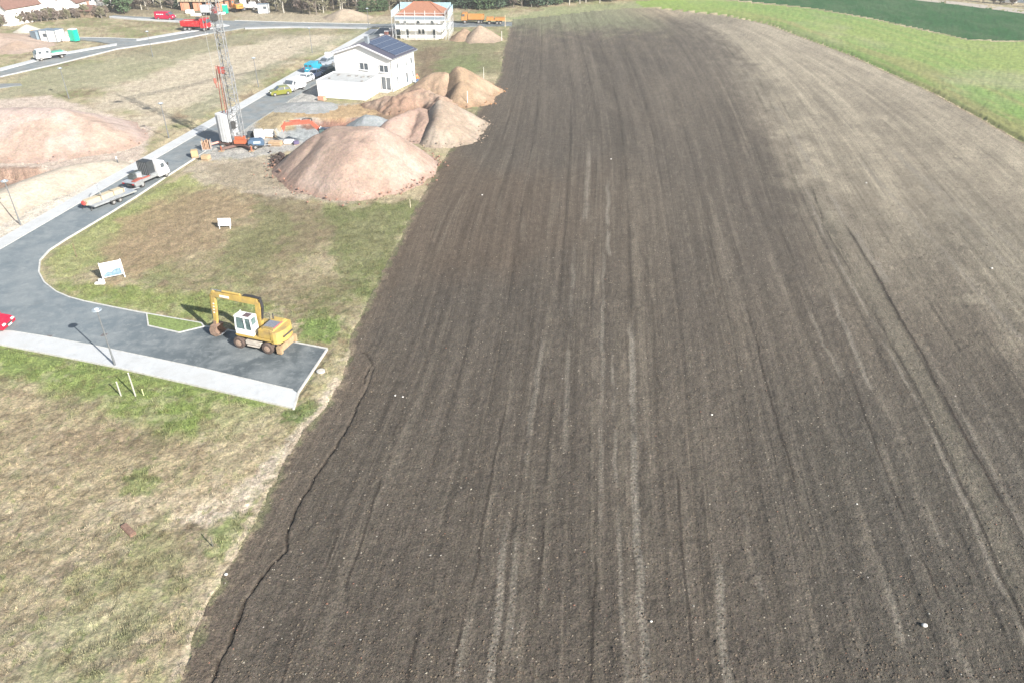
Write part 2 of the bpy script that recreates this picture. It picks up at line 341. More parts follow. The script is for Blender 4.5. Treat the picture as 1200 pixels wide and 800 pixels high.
# between street and field
paint([(50, 320), (52, 300), (100, 270), (170, 232), (230, 195), (260, 205), (200, 250), (130, 290), (80, 335)], srgb(176, 184, 122, K), .75, .8, 1, 26)
paint([(60, 335), (130, 335), (260, 345), (350, 360), (240, 378), (100, 352)], srgb(158, 174, 104, K), .8, .6, 1, 27)
paint([(290, 225), (370, 240), (400, 270), (350, 300), (270, 315), (270, 290), (300, 260)], srgb(122, 116, 92, K), .65, .9, 1.1, 28)
paint([(150, 250), (250, 220), (300, 240), (250, 290), (140, 330), (120, 300)], srgb(182, 160, 128, K), .85, 1.4, .9, 29)
paint([(230, 215), (330, 235), (400, 245), (395, 290), (330, 345), (230, 340), (180, 320), (200, 260)], srgb(172, 154, 124, K), .45, 2.0, 1.3, 33)
paint([(300, 240), (350, 250), (330, 290), (290, 330), (250, 330), (270, 280)], srgb(140, 150, 100, K), .45, .9, 1.5, 39)
paint([(380, 245), (490, 235), (470, 290), (440, 340), (400, 350), (390, 300)], srgb(126, 136, 88, K), .7, .9, 1.2, 30)
paint([(300, 320), (400, 320), (420, 370), (350, 370), (290, 345)], srgb(150, 138, 108, K), .6, .8, 1.1, 31)
paint([(225, 190), (330, 182), (345, 205), (420, 240), (330, 232), (240, 215), (215, 200)], srgb(206, 192, 172, K), .85, .8, 1, 32)
paint([(240, 195), (300, 188), (350, 215), (270, 225)], srgb(170, 158, 132, K), .5, .6, 1.1, 34)
# building site ground: gravel and dug earth
paint([(228, 190), (240, 172), (300, 128), (330, 108), (372, 92), (380, 122), (440, 122), (440, 150), (400, 152), (340, 178), (300, 184)], srgb(206, 204, 198, K), .95, .6, .8, 35)
paint([(300, 140), (318, 126), (348, 130), (345, 152), (330, 162), (300, 158)], srgb(200, 180, 140, K), .9, .5, .8, 36)
paint([(345, 126), (440, 122), (450, 134), (400, 140), (345, 138)], srgb(210, 180, 138, K), .95, .4, .6, 37)
paint([(350, 141), (430, 138), (430, 148), (360, 150)], srgb(170, 124, 104, K), .9, .4, .7, 38)
paint([(320, 152), (350, 146), (440, 144), (440, 156), (380, 168), (330, 166)], srgb(196, 202, 202, K), .9, .4, .6, 39)
paint([(445, 120), (500, 95), (520, 110), (520, 170), (440, 160)], srgb(176, 148, 124, K), .9, 1, .8, 40)
# left site: pit, pale berm
paint([(-80, 240), (-60, 120), (60, 112), (180, 150), (165, 190), (120, 200), (60, 225), (0, 250)], srgb(232, 214, 198, K), .95, .8, .6, 41)
paint([(-80, 196), (40, 196), (75, 203), (60, 215), (10, 236), (-80, 250)], srgb(182, 154, 136, K), .95, .5, .7, 42)
paint([(-80, 232), (0, 226), (16, 232), (-10, 246), (-80, 252)], srgb(172, 180, 172, K), .95, .3, .6, 43)
paint([(-80, 256), (20, 226), (90, 200), (130, 188), (150, 192), (125, 215), (26, 266), (-60, 306)], srgb(240, 230, 214, K), 1, .4, .35, 44)
# far meadow beyond the street
paint([(60, 140), (200, 70), (330, 42), (420, 42), (330, 76), (230, 128), (190, 150), (140, 135)], srgb(228, 214, 190, K), .85, 3.0, 1.0, 46)
paint([(0, 118), (20, 90), (120, 70), (230, 50), (300, 38), (250, 60), (150, 95), (60, 112)], srgb(184, 182, 150, K), .75, 2.5, 1.1, 47)
paint([(140, 60), (230, 46), (330, 38), (400, 36), (330, 46), (220, 62), (150, 72)], srgb(168, 162, 134, K), .6, 2.0, 1.2, 48)
paint([(230, 140), (330, 76), (436, 36), (420, 34), (300, 82), (210, 130)], srgb(174, 174, 144, K), .7, 1.6, 1, 49)
paint([(-40, 60), (-40, 44), (40, 44), (60, 52), (30, 60)], srgb(230, 212, 192, K), .9, 1.5, .8, 50)
paint([(280, 26), (240, 12), (300, 12), (480, 22), (470, 28), (340, 26)], srgb(206, 192, 168, K), .8, 3, .9, 51)
paint([(530, 20), (600, 12), (590, 26), (530, 26)], srgb(176, 176, 134, K), .7, 2, 1, 52)
paint([(484, 48), (590, 46), (586, 90), (545, 84), (490, 100)], srgb(140, 140, 104, K), .7, 2, 1, 53)
paint([(488, 60), (520, 52), (520, 95), (488, 100)], srgb(146, 124, 104, K), .7, 1.6, .9, 54)
paint([(510, 72), (560, 62), (560, 90), (510, 88)], srgb(138, 152, 100, K), .6, 1.2, 1.1, 55)
paint([(590, 22), (640, 10), (760, 2), (770, 9), (700, 13), (610, 24)], srgb(166, 176, 130, K), .75, 2.5, .8, 56)
paint([(-60, 30), (160, 18), (600, 8), (600, -10), (-60, -10)], srgb(140, 130, 108, K), .7, 4, .9, 57)
# mowing/tracking streaks across the far meadow
ang = R(66); q = X * math.sin(ang) - Y * math.cos(ang); p2 = X * math.cos(ang) + Y * math.sin(ang)
st = fbm(q * 1.3, p2 * .12, 4, 88)
col *= (1 + .30 * (st - .5) * sst(95, 130, Y))[..., None]
ang = R(52); q = X * math.sin(ang) - Y * math.cos(ang); p2 = X * math.cos(ang) + Y * math.sin(ang)
col *= (1 + .5 * (fbm(q * 2.2, p2 * .35, 4, 91) - .5) * sst(58, 45, Y))[..., None]
nn = fbm(X * .85, Y * .85, 5, 95, .6); n5 = fbm(X * 1.6 + 40, Y * 1.6, 4, 97, .6)
col = L3(col, srgb(222, 208, 180, K), .3 * sst(.57, .70, nn) * sst(75, 55, Y)); col = L3(col, srgb(128, 112, 86, K), .4 * sst(.57, .70, n5) * sst(90, 55, Y)); col = L3(col, srgb(128, 156, 88, K), .22 * sst(.42, .30, n5) * sst(90, 60, Y))
col *= (0.77 + .58 * N3)[..., None]
# fresh light tufts / dark clods speckle
sp = vnoise(X * 3.1, Y * 3.1, 131); col = L3(col, green * .8, .55 * sst(.86, .96, sp) * sst(75, 60, Y))
meadow_col = col.copy()
# --- tilled field ---
u = rowu(X, Y)
dark, mid, lite = srgb(114, 106, 96, K), srgb(126, 117, 105, K), srgb(198, 187, 165, K)
F1 = fbm(X * .06, Y * .035, 5, 200); F2 = fbm(u * .35, Y * .03, 5, 210); F3 = fbm(u * 1.5, Y * .08, 4, 220); F4 = fbm(X * .5, Y * .35, 5, 230, .6)
col = np.ones(X.shape + (3,)) * dark
col = L3(col, mid, sst(.35, .7, .5 * F1 + .5 * F2))
col = L3(col, srgb(120, 105, 90, K), .6 * sst(14, -6, u) * sst(40, 60, Y) * sst(150, 110, Y) * sst(.3, .6, F1))
col = L3(col, srgb(108, 105, 97, K), .5 * sst(10, 22, u) * sst(60, 35, Y))
band = sst(21, 33, u + (F4 - .5) * 8) * sst(45, 100, Y + (F2 - .5) * 12)
band2 = sst(33, 44, u + (F4 - .5) * 8) * sst(38, 62, Y)
lt = np.maximum(band, band2) * (.55 + .45 * sst(.35, .65, .4 * F2 + .3 * F4 + .3 * F1))
col = L3(col, lite, lt)
col = L3(col, srgb(142, 132, 114, K), .55 * sst(165, 215, Y + (F4 - .5) * 60) * sst(26, 15, u) * sst(.35, .6, F4))
col = L3(col, srgb(190, 176, 150, K), .8 * sst(214, 236, Y + (F4 - .5) * 14) * sst(4, 14, u))
col = L3(col, srgb(156, 160, 128, K), .8 * sst(196, 226, Y + (F4 - .5) * 30 + (F1 - .5) * 30) * sst(24, 12, u))
# grey pan inside pale band
col = L3(col, srgb(136, 130, 116, K), .6 * sst(.52, .66, fbm(X * .07, Y * .045, 4, 240)) * lt)
# pale dry crests and dark wheel marks along rows
tr = np.zeros_like(X)
for uc, wd, y0, y1, a in ((-2.6, .25, 15, 60, .5), (0.2, .3, 15, 70, .7), (1.4, .3, 15, 62, .6), (4.4, .28, 15, 75, .8), (6.2, .3, 15, 60, .7), (7.4, .25, 15, 120, .6), (10.6, .25, 20, 62, .7), (3.2, .2, 45, 120, .6), (8.5, .25, 60, 125, .5),
                           (13.0, .25, 15, 45, .4), (16.2, .35, 15, 46, .7), (18.2, .3, 15, 42, .5), (20.5, .3, 25, 60, .5), (23.2, .3, 15, 50, .7), (24.8, .3, 15, 60, .7), (30.5, .3, 30, 100, .6), (28.6, .5, 20, 220, .5),
                           (12.2, .3, 70, 110, .6), (15.5, .3, 75, 120, .6), (17.5, .3, 70, 105, .5), (20, .35, 60, 100, .5), (-5.6, .25, 20, 45, .35), (-8.2, .25, 22, 60, .3), (34, .35, 30, 110, .5), (38, .35, 35, 130, .5), (43, .4, 50, 150, .5), (48, .5, 60, 170, .5)):
    tr += a * np.exp(-((u - uc - (fbm(Y * .05, Y * 0 + uc, 2, 3) - .5) * .5) / wd) ** 2) * sst(y0, y0 + 6, Y) * sst(y1, y1 - 10, Y) * sst(.38, .6, fbm(Y * .35, u * 2, 4, int(uc * 10) % 97 + 300))
col = L3(col, srgb(160, 150, 134, K), np.clip(tr * .6, 0, .5))
dk = np.zeros_like(X)
for uc, wd, a in ((-11.2, .12, .5), (-7.2, .14, .6), (-4.1, .14, .7), (0.9, .14, .7), (4.0, .14, .7), (6.9, .15, .7), (10.1, .14, .6), (14.3, .14, .5), (19, .14, .5), (22.2, .18, .7), (26.2, .2, .9), (27.6, .16, .6), (29.4, .16, .6), (33, .18, .6), (36, .18, .5), (41, .2, .5), (46, .2, .5)):
    dk += a * np.exp(-((u - uc) / wd) ** 2) * sst(.3, .55, fbm(Y * .12, u * 0 + uc, 3, int(uc * 7) % 89 + 400))
col *= (1 - .34 * np.clip(dk, 0, 1))[..., None]
col *= (1 + .2 * (F3 - .5) + .12 * (fbm(u * 3.2, Y * .2, 3, 250) - .5))[..., None]
# drill lines: long, fine, never quite even
for fq, am, sd_ in ((2.3, .10, 261), (4.7, .10, 262), (1.1, .05, 263)):
    ln = vnoise(u * fq, Y * .012 + u * .3, sd_); ph = fbm(u * fq * .25, Y * .05, 3, sd_ + 9)
    col *= (1 + am * 2 * (ln - .5) * sst(.25, .6, ph))[..., None]
ln = np.abs(vnoise(u * 1.35, Y * .006, 270) - .5) * 2; ph = fbm(u * .4, Y * .06, 3, 271)
col *= (1 - .18 * sst(.09, .0, ln) * sst(.35, .55, ph))[..., None]; col = L3(col, srgb(158, 148, 132, K), .25 * sst(.09, .16, ln) * sst(.26, .18, ln) * sst(.4, .6, ph))  # thin dark line is furrow shadow put into the soil colour, pale line beside
col *= (0.74 + .52 * fbm(X * 2.5, Y * 2.5, 4, 260, .75))[..., None]
def track(pts, w_, c, a, tread=0.0, sd_=1):
    global col
    g = GP(pts); gx = [p[0] for p in g]; gy = [p[1] for p in g]; sel = np.nonzero((X > min(gx) - 2) & (X < max(gx) + 2) & (Y > min(gy) - 1) & (Y < max(gy) + 1))
    x, y = X[sel], Y[sel]; d = dline(x + (fbm(y * .4, y * 0 + sd_, 2, sd_) - .5) * .3, y, g)
    t = a * sst(w_, w_ * .4, d) * sst(.25, .5, fbm(x * .8, y * .25, 4, sd_ + 40)) * sst(min(gy), min(gy) + 2, y + 1.5) * sst(max(gy), max(gy) - 6, y)
    if tread: t = t * (1 - tread * (.5 + .5 * np.sin((y + np.abs(d) * .8) * 2 * math.pi / .42)) * sst(60, 40, y))
    col[sel] = L3(col[sel], c, np.clip(t, 0, 1))
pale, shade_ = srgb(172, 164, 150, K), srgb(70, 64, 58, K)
BL = [(940, 210), (966, 278), (1018, 370), (1074, 468), (1122, 570), (1169, 678), (1230, 820)]; BR = [(985, 255), (1033, 332), (1075, 405), (1115, 481), (1160, 560), (1200, 637), (1290, 800)]
bandp = GP(BL + BR[::-1]); bi = inpoly(X, Y, bandp) * sst(0, .6, dline(X, Y, bandp, True)); col = L3(col, srgb(146, 140, 124, K), .42 * bi * sst(.3, .6, fbm(X * .3, Y * .2, 4, 290)))
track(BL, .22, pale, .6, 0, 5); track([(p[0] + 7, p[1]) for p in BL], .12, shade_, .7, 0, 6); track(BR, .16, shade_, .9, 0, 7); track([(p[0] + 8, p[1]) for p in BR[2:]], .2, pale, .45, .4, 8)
for i_, (pts, w_, a) in enumerate((([(739, 366), (741, 470), (742, 563), (759, 820)], .34, .9), ([(716, 380), (722, 563), (735, 820)], .2, .6), ([(833, 556), (854, 820)], .32, .9), ([(871, 590), (891, 698)], .24, .7), ([(1020, 630), (1062, 760)], .28, .8), ([(1074, 563), (1104, 637)], .25, .7),
        ([(966, 326), (1020, 454)], .3, .7), ([(640, 380), (618, 520), (607, 610), (596, 760)], .3, .6), ([(674, 278), (661, 529)], .28, .45), ([(708, 285), (702, 610)], .22, .5), ([(596, 583), (582, 732), (570, 820)], .3, .85), ([(562, 664), (535, 790)], .24, .6), ([(1095, 700), (1160, 830)], .3, .7),
        ([(690, 170), (686, 260)], .4, .5), ([(712, 205), (713, 300)], .3, .6), ([(940, 350), (985, 440)], .25, .5), ([(1130, 430), (1200, 560)], .3, .5), ([(1000, 180), (1110, 300), (1200, 400)], .4, .5), ([(1040, 170), (1200, 330)], .5, .5), ([(900, 110), (960, 210), (1040, 330)], .5, .5), ([(1060, 190), (1200, 300)], .5, .4), ([(800, 620), (806, 700)], .25, .5))):
    track(pts, w_, pale, a, .55, 20 + i_)
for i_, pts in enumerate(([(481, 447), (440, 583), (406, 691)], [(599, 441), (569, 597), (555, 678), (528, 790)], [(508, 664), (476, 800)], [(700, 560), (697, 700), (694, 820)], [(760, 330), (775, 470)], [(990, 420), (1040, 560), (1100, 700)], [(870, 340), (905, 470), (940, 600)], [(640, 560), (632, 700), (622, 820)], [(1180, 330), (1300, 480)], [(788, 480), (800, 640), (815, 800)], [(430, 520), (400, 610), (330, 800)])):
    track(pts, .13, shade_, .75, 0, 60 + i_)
edge_l = dline(X, Y, FIELD[:21])
col = L3(col, srgb(148, 130, 112, K), .25 * sst(2.6, .4, edge_l + (N2 - .5) * 2.4))
e2 = edge_l + (fbm(X * 2.2, Y * 2.2, 3, 295) - .5) * 1.5; col = L3(col, srgb(196, 178, 152, K), .6 * sst(.5, -.1, e2)); col = L3(col, srgb(132, 142, 98, K), .5 * sst(.45, .0, edge_l + (fbm(X * 1.1, Y * 1.1, 3, 296) - .45) * 1.6))
drb = dline(X, Y, RB)
col = L3(col, srgb(112, 88, 70, K), .8 * sst(1.6, .4, drb + (N2 - .5)) * sst(240, 200, Y))
crk = np.minimum.reduce([dline(X + (N3 - .5) * .18 + (N2 - .5) * .5, Y, c) for c in CRACK])
cw = .07 + .14 * fbm(X * .5, Y * .5, 3, 281) * sst(45, 30, Y); col = L3(col, srgb(52, 46, 40, K), .85 * sst(cw, cw * .4, crk) * sst(.3, .42, fbm(X * 1.3, Y * 1.3, 3, 280)))  # dark crack colour has its inner shadow painted in, besides the dug relief
col = L3(col, srgb(140, 126, 112, K), .15 * sst(1.1, .3, crk + (N3 - .5) * .8))
field_col = col
# --- pale strip meadow and dark winter crop ---
dstrip = dline(X, Y, RB)
col = np.ones(X.shape + (3,)) * srgb(166, 184, 108, K)
rowd = fbm(dstrip * .9, Y * .02, 4, 500)
col = L3(col, srgb(144, 176, 98, K), sst(.4, .62, .5 * fbm(X * .03, Y * .03, 4, 505) + .5 * rowd))
col = L3(col, srgb(190, 184, 150, K), .6 * sst(.5, .7, fbm(X * .05, Y * .03, 4, 510)))
col = L3(col, srgb(128, 150, 84, K), .6 * sst(7, 1, dstrip + (N2 - .5) * 5))
col = L3(col, srgb(176, 164, 116, K), .55 * sst(.52, .64, fbm(dstrip * .35, Y * .03, 3, 520)) * sst(16, 8, dstrip))
col = L3(col, srgb(160, 190, 96, K), .7 * sst(210, 236, Y) * sst(80, 50, X))
col *= (.82 + .36 * fbm(X * 1.5, Y * .7, 4, 530))[..., None]
strip_col = col
col = np.ones(X.shape + (3,)) * srgb(52, 108, 56, K)
col = L3(col, srgb(84, 118, 76, K), .8 * sst(.42, .66, .4 * fbm(X * .05, Y * .04, 4, 540) + .6 * fbm(X * .4, Y * .15, 4, 550)))
col *= (.8 + .4 * fbm(X * 1.2, Y * .5, 4, 560))[..., None]
crop_col = col
# --- relief ---
Z = (fbm(X * .25, Y * .25, 3, 600) - .5) * .25 * sst(12, 25, Y) + (fbm(X * 1.6, Y * 1.6, 4, 610, .6) - .5) * .24
furrow = .006 * np.sin(u * 2 * math.pi / .75) * sst(70, 40, Y) - .05 * np.clip(dk, 0, 1)
fz = (fbm(X * 3.2, Y * 3.2, 4, 620, .7) - .5) * .13 * sst(110, 60, Y) + (fbm(X * .5, Y * .5, 3, 630) - .5) * .15 + furrow - .10 * sst(.15, .03, crk) - .012 * sst(.10, .0, ln) * sst(90, 60, Y)
Z = np.where(isfield, fz, Z)
Z -= .3 * sst(.9, .2, drb + (N2 - .5) * .4) * near
dig([(-80, 200), (60, 200), (72, 206), (14, 236), (-80, 262)], 1.5, .35, .3, 70)
dig([(335, 141), (440, 139), (440, 158), (330, 164), (322, 156)], .8, .35, .3, 72)
rd = np.zeros_like(X)
for pl in ROADS:
    d = dline(X, Y, pl, True); i = inpoly(X, Y, pl)
    rd = np.maximum(rd, np.where(i, 1, sst(cell * 1.6 + .35, cell * 1.1 + .1, d)))
Z = Z * (1 - rd) - rd * np.clip(.06 + .1 * cell, 0, .25)
# building plots level
for pl in (GP([(368, 120), (372, 84), (440, 30), (500, 60), (490, 112), (440, 120)]),):
    Z = np.where(inpoly(X, Y, pl), -.05, Z)
nr, nc = X.shape
idx = np.arange(nr * nc).reshape(nr, nc)
Fq = np.stack([idx[:-1, :-1], idx[:-1, 1:], idx[1:, 1:], idx[1:, :-1]], -1).reshape(-1, 4)
def vf(a): return (a[:-1, :-1].astype(np.int8) + a[1:, 1:] >= 2).ravel()
reg = np.zeros(len(Fq), int); reg[vf(isfield)] = 1; reg[(reg == 0) & vf(isstrip)] = 2; reg[(reg == 0) & vf(iscrop)] = 3
# faces wholly under the roadway are left out of the meadow sheet
V = np.stack([X, Y, Z], -1).reshape(-1, 3)
UV = np.stack([u, Y], -1).reshape(-1, 2)
M_meadow = ground_mat('meadow_turf', 5.0, .40, .13, amp2=.24)
M_field = ground_mat('tilled_soil', 7.0, .46, .15, speck=(5.5, .02, srgb(196, 184, 166, K)), rows=True, amp2=.16)
M_strip = ground_mat('young_grass', 5.0, .22, .05)
M_crop = ground_mat('winter_crop', 4.0, .3, .08)
for k, (nm, mt, cl) in enumerate((('grass_ground', M_meadow, meadow_col), ('ploughed_field', M_field, field_col), ('grass_strip', M_strip, strip_col), ('winter_crop_field', M_crop, crop_col))):
    f = Fq[reg == k]; used, inv = np.unique(f, return_inverse=True)
    o = mesh_np(nm, V[used], inv.reshape(-1, 4), mt, cl.reshape(-1, 3)[used], UV[used] if k == 1 else None)
    o['kind'] = 'structure'
# ---------------- roads, pavements, kerbs ----------------
def slab_mat(name, col_, var, stain, rough=.9, sc=.35, grad=False):
    m = bpy.data.materials.new(name); m.use_nodes = True; n = m.node_tree; b = n.nodes['Principled BSDF']; L = n.links.new
    tc = n.nodes.new('ShaderNodeTexCoord'); prev = None
    base = n.nodes.new('ShaderNodeRGB'); base.outputs[0].default_value = tuple(col_) + (1,); out = base.outputs[0]
    if grad:        # the bay at the end was surfaced later: newer, darker asphalt
        sx = n.nodes.new('ShaderNodeSeparateXYZ'); L(tc.outputs['Object'], sx.inputs[0]); gr = n.nodes.new('ShaderNodeMapRange'); gr.inputs[1].default_value = -38; gr.inputs[2].default_value = -25; L(sx.outputs[0], gr.inputs[0])
        gy = n.nodes.new('ShaderNodeMapRange'); gy.inputs[1].default_value = 84; gy.inputs[2].default_value = 125; gy.inputs[4].default_value = .65; L(sx.outputs[1], gy.inputs[0])
        nm = n.nodes.new('ShaderNodeTexNoise'); nm.inputs['Scale'].default_value = .5; nm.inputs['Detail'].default_value = 6; L(tc.outputs['Object'], nm.inputs['Vector']); gm = n.nodes.new('ShaderNodeMapRange'); gm.inputs[1].default_value = .35; gm.inputs[2].default_value = .6; L(nm.outputs['Fac'], gm.inputs[0])
        gp = n.nodes.new('ShaderNodeMath'); gp.operation = 'MULTIPLY'; L(gy.outputs[0], gp.inputs[0]); L(gm.outputs[0], gp.inputs[1])
        mh_ = n.nodes.new('ShaderNodeMix'); mh_.data_type = 'RGBA'; L(gp.outputs[0], mh_.inputs[0]); L(out, mh_.inputs[6]); mh_.inputs[7].default_value = tuple(srgb(186, 180, 170, K)) + (1,); out = mh_.outputs[2]
        mg = n.nodes.new('ShaderNodeMix'); mg.data_type = 'RGBA'; L(gr.outputs[0], mg.inputs[0]); L(out, mg.inputs[6]); mg.inputs[7].default_value = tuple(c * .52 for c in col_) + (1,); out = mg.outputs[2]
    for s_, lo, hi, a, c2 in ((sc, .42, .62, .5, stain), (sc * 4, .50, .68, .5, stain), (sc * 2.2, .55, .7, .35, tuple(x * .6 for x in col_)), (14, .3, .7, var, tuple(x * .5 for x in col_))):
        nz = n.nodes.new('ShaderNodeTexNoise'); nz.inputs['Scale'].default_value = s_; nz.inputs['Detail'].default_value = 7; nz.inputs['Roughness'].default_value = .65
        nz.inputs['Distortion'].default_value = .4; L(tc.outputs['Object'], nz.inputs['Vector'])
        mr = n.nodes.new('ShaderNodeMapRange'); mr.inputs[1].default_value = lo; mr.inputs[2].default_value = hi; mr.inputs[4].default_value = a; L(nz.outputs['Fac'], mr.inputs[0])
        mx = n.nodes.new('ShaderNodeMix'); mx.data_type = 'RGBA'; L(mr.outputs[0], mx.inputs[0]); L(out, mx.inputs[6]); mx.inputs[7].default_value = tuple(c2) + (1,); out = mx.outputs[2]
    L(out, b.inputs['Base Color']); b.inputs['Roughness'].default_value = rough; b.inputs['Specular IOR Level'].default_value = .3
    bp = n.nodes.new('ShaderNodeBump'); bp.inputs['Distance'].default_value = .01; L(nz.outputs['Fac'], bp.inputs['Height']); L(bp.outputs[0], b.inputs['Normal'])
    return m
M_asph = slab_mat('asphalt', srgb(146, 159, 166, K), .3, tuple(srgb(196, 202, 202, K)), grad=True)
M_pave = slab_mat('pale_paving', (.44, .455, .465), .2, (.37, .37, .36))
M_kerb = mat('kerb_concrete', (.42, .42, .40), .9, var=.2, scale=4, dirt=(.25, .22, .18), dirt_amt=.35)
def slab(name, pl, z0, z1, m):
    o = MB().poly(pl, z0, z1).obj(name, m); o['kind'] = 'structure'; return o
slab('road', ASPH, -.5, .02, M_asph)
slab('pavement', GP(PAVE_TOP) + GP(PAVE_BOT[::-1]), -.5, .055, M_pave)
slab('pavement', pave_main, -.5, .06, M_pave)
slab('road', FAR_ROAD, -.5, .016, M_asph); slab('road', SIDE, -.5, .028, M_asph); slab('road', UP_ROAD, -.5, .024, M_asph)
slab('road', BIT_ROAD, -.5, .10, M_asph)
slab('pavement', FAR_PAVE, -.5, .125, M_pave); slab('pavement', FAR_PAVE2, -.5, .115, M_pave); slab('pavement', FAR_PAVE3, -.5, .06, mat('grey_kerb', (.30, .31, .32), .9)); slab('pavement', UP_PAVE, -.5, .11, M_pave)
M_inset = mat('inset_turf', tuple(srgb(150, 170, 96, K)), .95, var=.45, scale=5, bump=.08)
slab('grass_inset', INSET, -.3, .07, M_inset)
def kerb(pts, w_=.13, h_=.11, closed=False, ext=0.0, m=None):
    """a run of kerb; each stone is a metre long with a thin joint"""
    b = MB(); pts = list(pts) + ([pts[0]] if closed else [])
    for i in range(len(pts) - 1):
        a = Vector(pts[i]).to_3d(); c = Vector(pts[i + 1]).to_3d(); d = c - a; n_ = max(1, int(d.length))
        for k in range(n_):
            p = a + d * (k / n_); q = a + d * ((k + 1) / n_) - d.normalized() * .012
            zz = h_ - .2 + random.uniform(-.004, .004)
            b.bar((p.x, p.y, zz), (q.x, q.y, zz), w_ + random.uniform(-.003, .003), .4)
    o = b.obj('kerb', m or M_kerb); o['kind'] = 'structure'; return o
random.seed(4)
kerb(GP([(344, 479), (350, 459), (383.5, 408.6), (344, 401), (250, 384), (240, 382.5)]), .15, .07)
kerb(GP([(236, 379), (172, 367.5)] + ROAD_R + [(234, 182), (248, 173)]), .13, .07)
kerb(INSET, .12, .085, True)
kerb([(ml(y) + PW, y) for y in ys[:-1]], .12, .067); kerb([(ml(y), y) for y in ys[:-1]], .08, .07)
kerb(GP(PAVE_TOP[:-1]), .12, .062); kerb(GP(PAVE_BOT + [(344, 479)]), .08, .066)
kerb(GP([(0, 90), (67, 75), (137, 57.5), (200, 48), (244, 39.5)]), .10, .06, m=mat('grey_kerb', (.30, .31, .32), .9)); kerb(GP([(93, 44.3), (130, 44.8), (168, 46.3)]), .25, .10); kerb(GP([(275, 24.5), (345, 26.7), (434, 28.6)]), .25, .12)
kerb([(ml(y) + PW + AW, y) for y in (150, 170, 190, 205)], .12, .06, m=mat('grey_kerb', (.30, .31, .32), .9))
M_iron = mat('cast_iron', (.16, .15, .15), .8)
mh = thing('manhole_cover', 'pale round manhole ring in the sandy verge right of the parking bay corner', 'manhole', G(376, 435, 0.05))
MB().tube((0, 0, -.3), (0, 0, .08), .34, .34, 24).obj('ring', M_kerb, mh); MB().tube((0, 0, .08), (0, 0, .10), .25, .25, 20).obj('cover', mat('pale_concrete', (.42, .39, .34), .9), mh)
for i, (a, l) in enumerate((((57, 395.5), 'small dark gully grate at the pavement edge near the red car'), ((122, 393.5), 'small dark gully grate in the asphalt between lamp shadow and lamp'))):
    g = thing('gully_grate', l, 'grate', G(a[0], a[1] - 1, 0.022))
    bx((0, 0, .008), (.5, .5, .02)).obj('frame', M_iron, g)
    for k in range(4): bx((-.17 + .11 * k, 0, .022), (.04, .4, .015)).obj('bar', mat('grate_bar', (.05, .05, .05), .7), g)
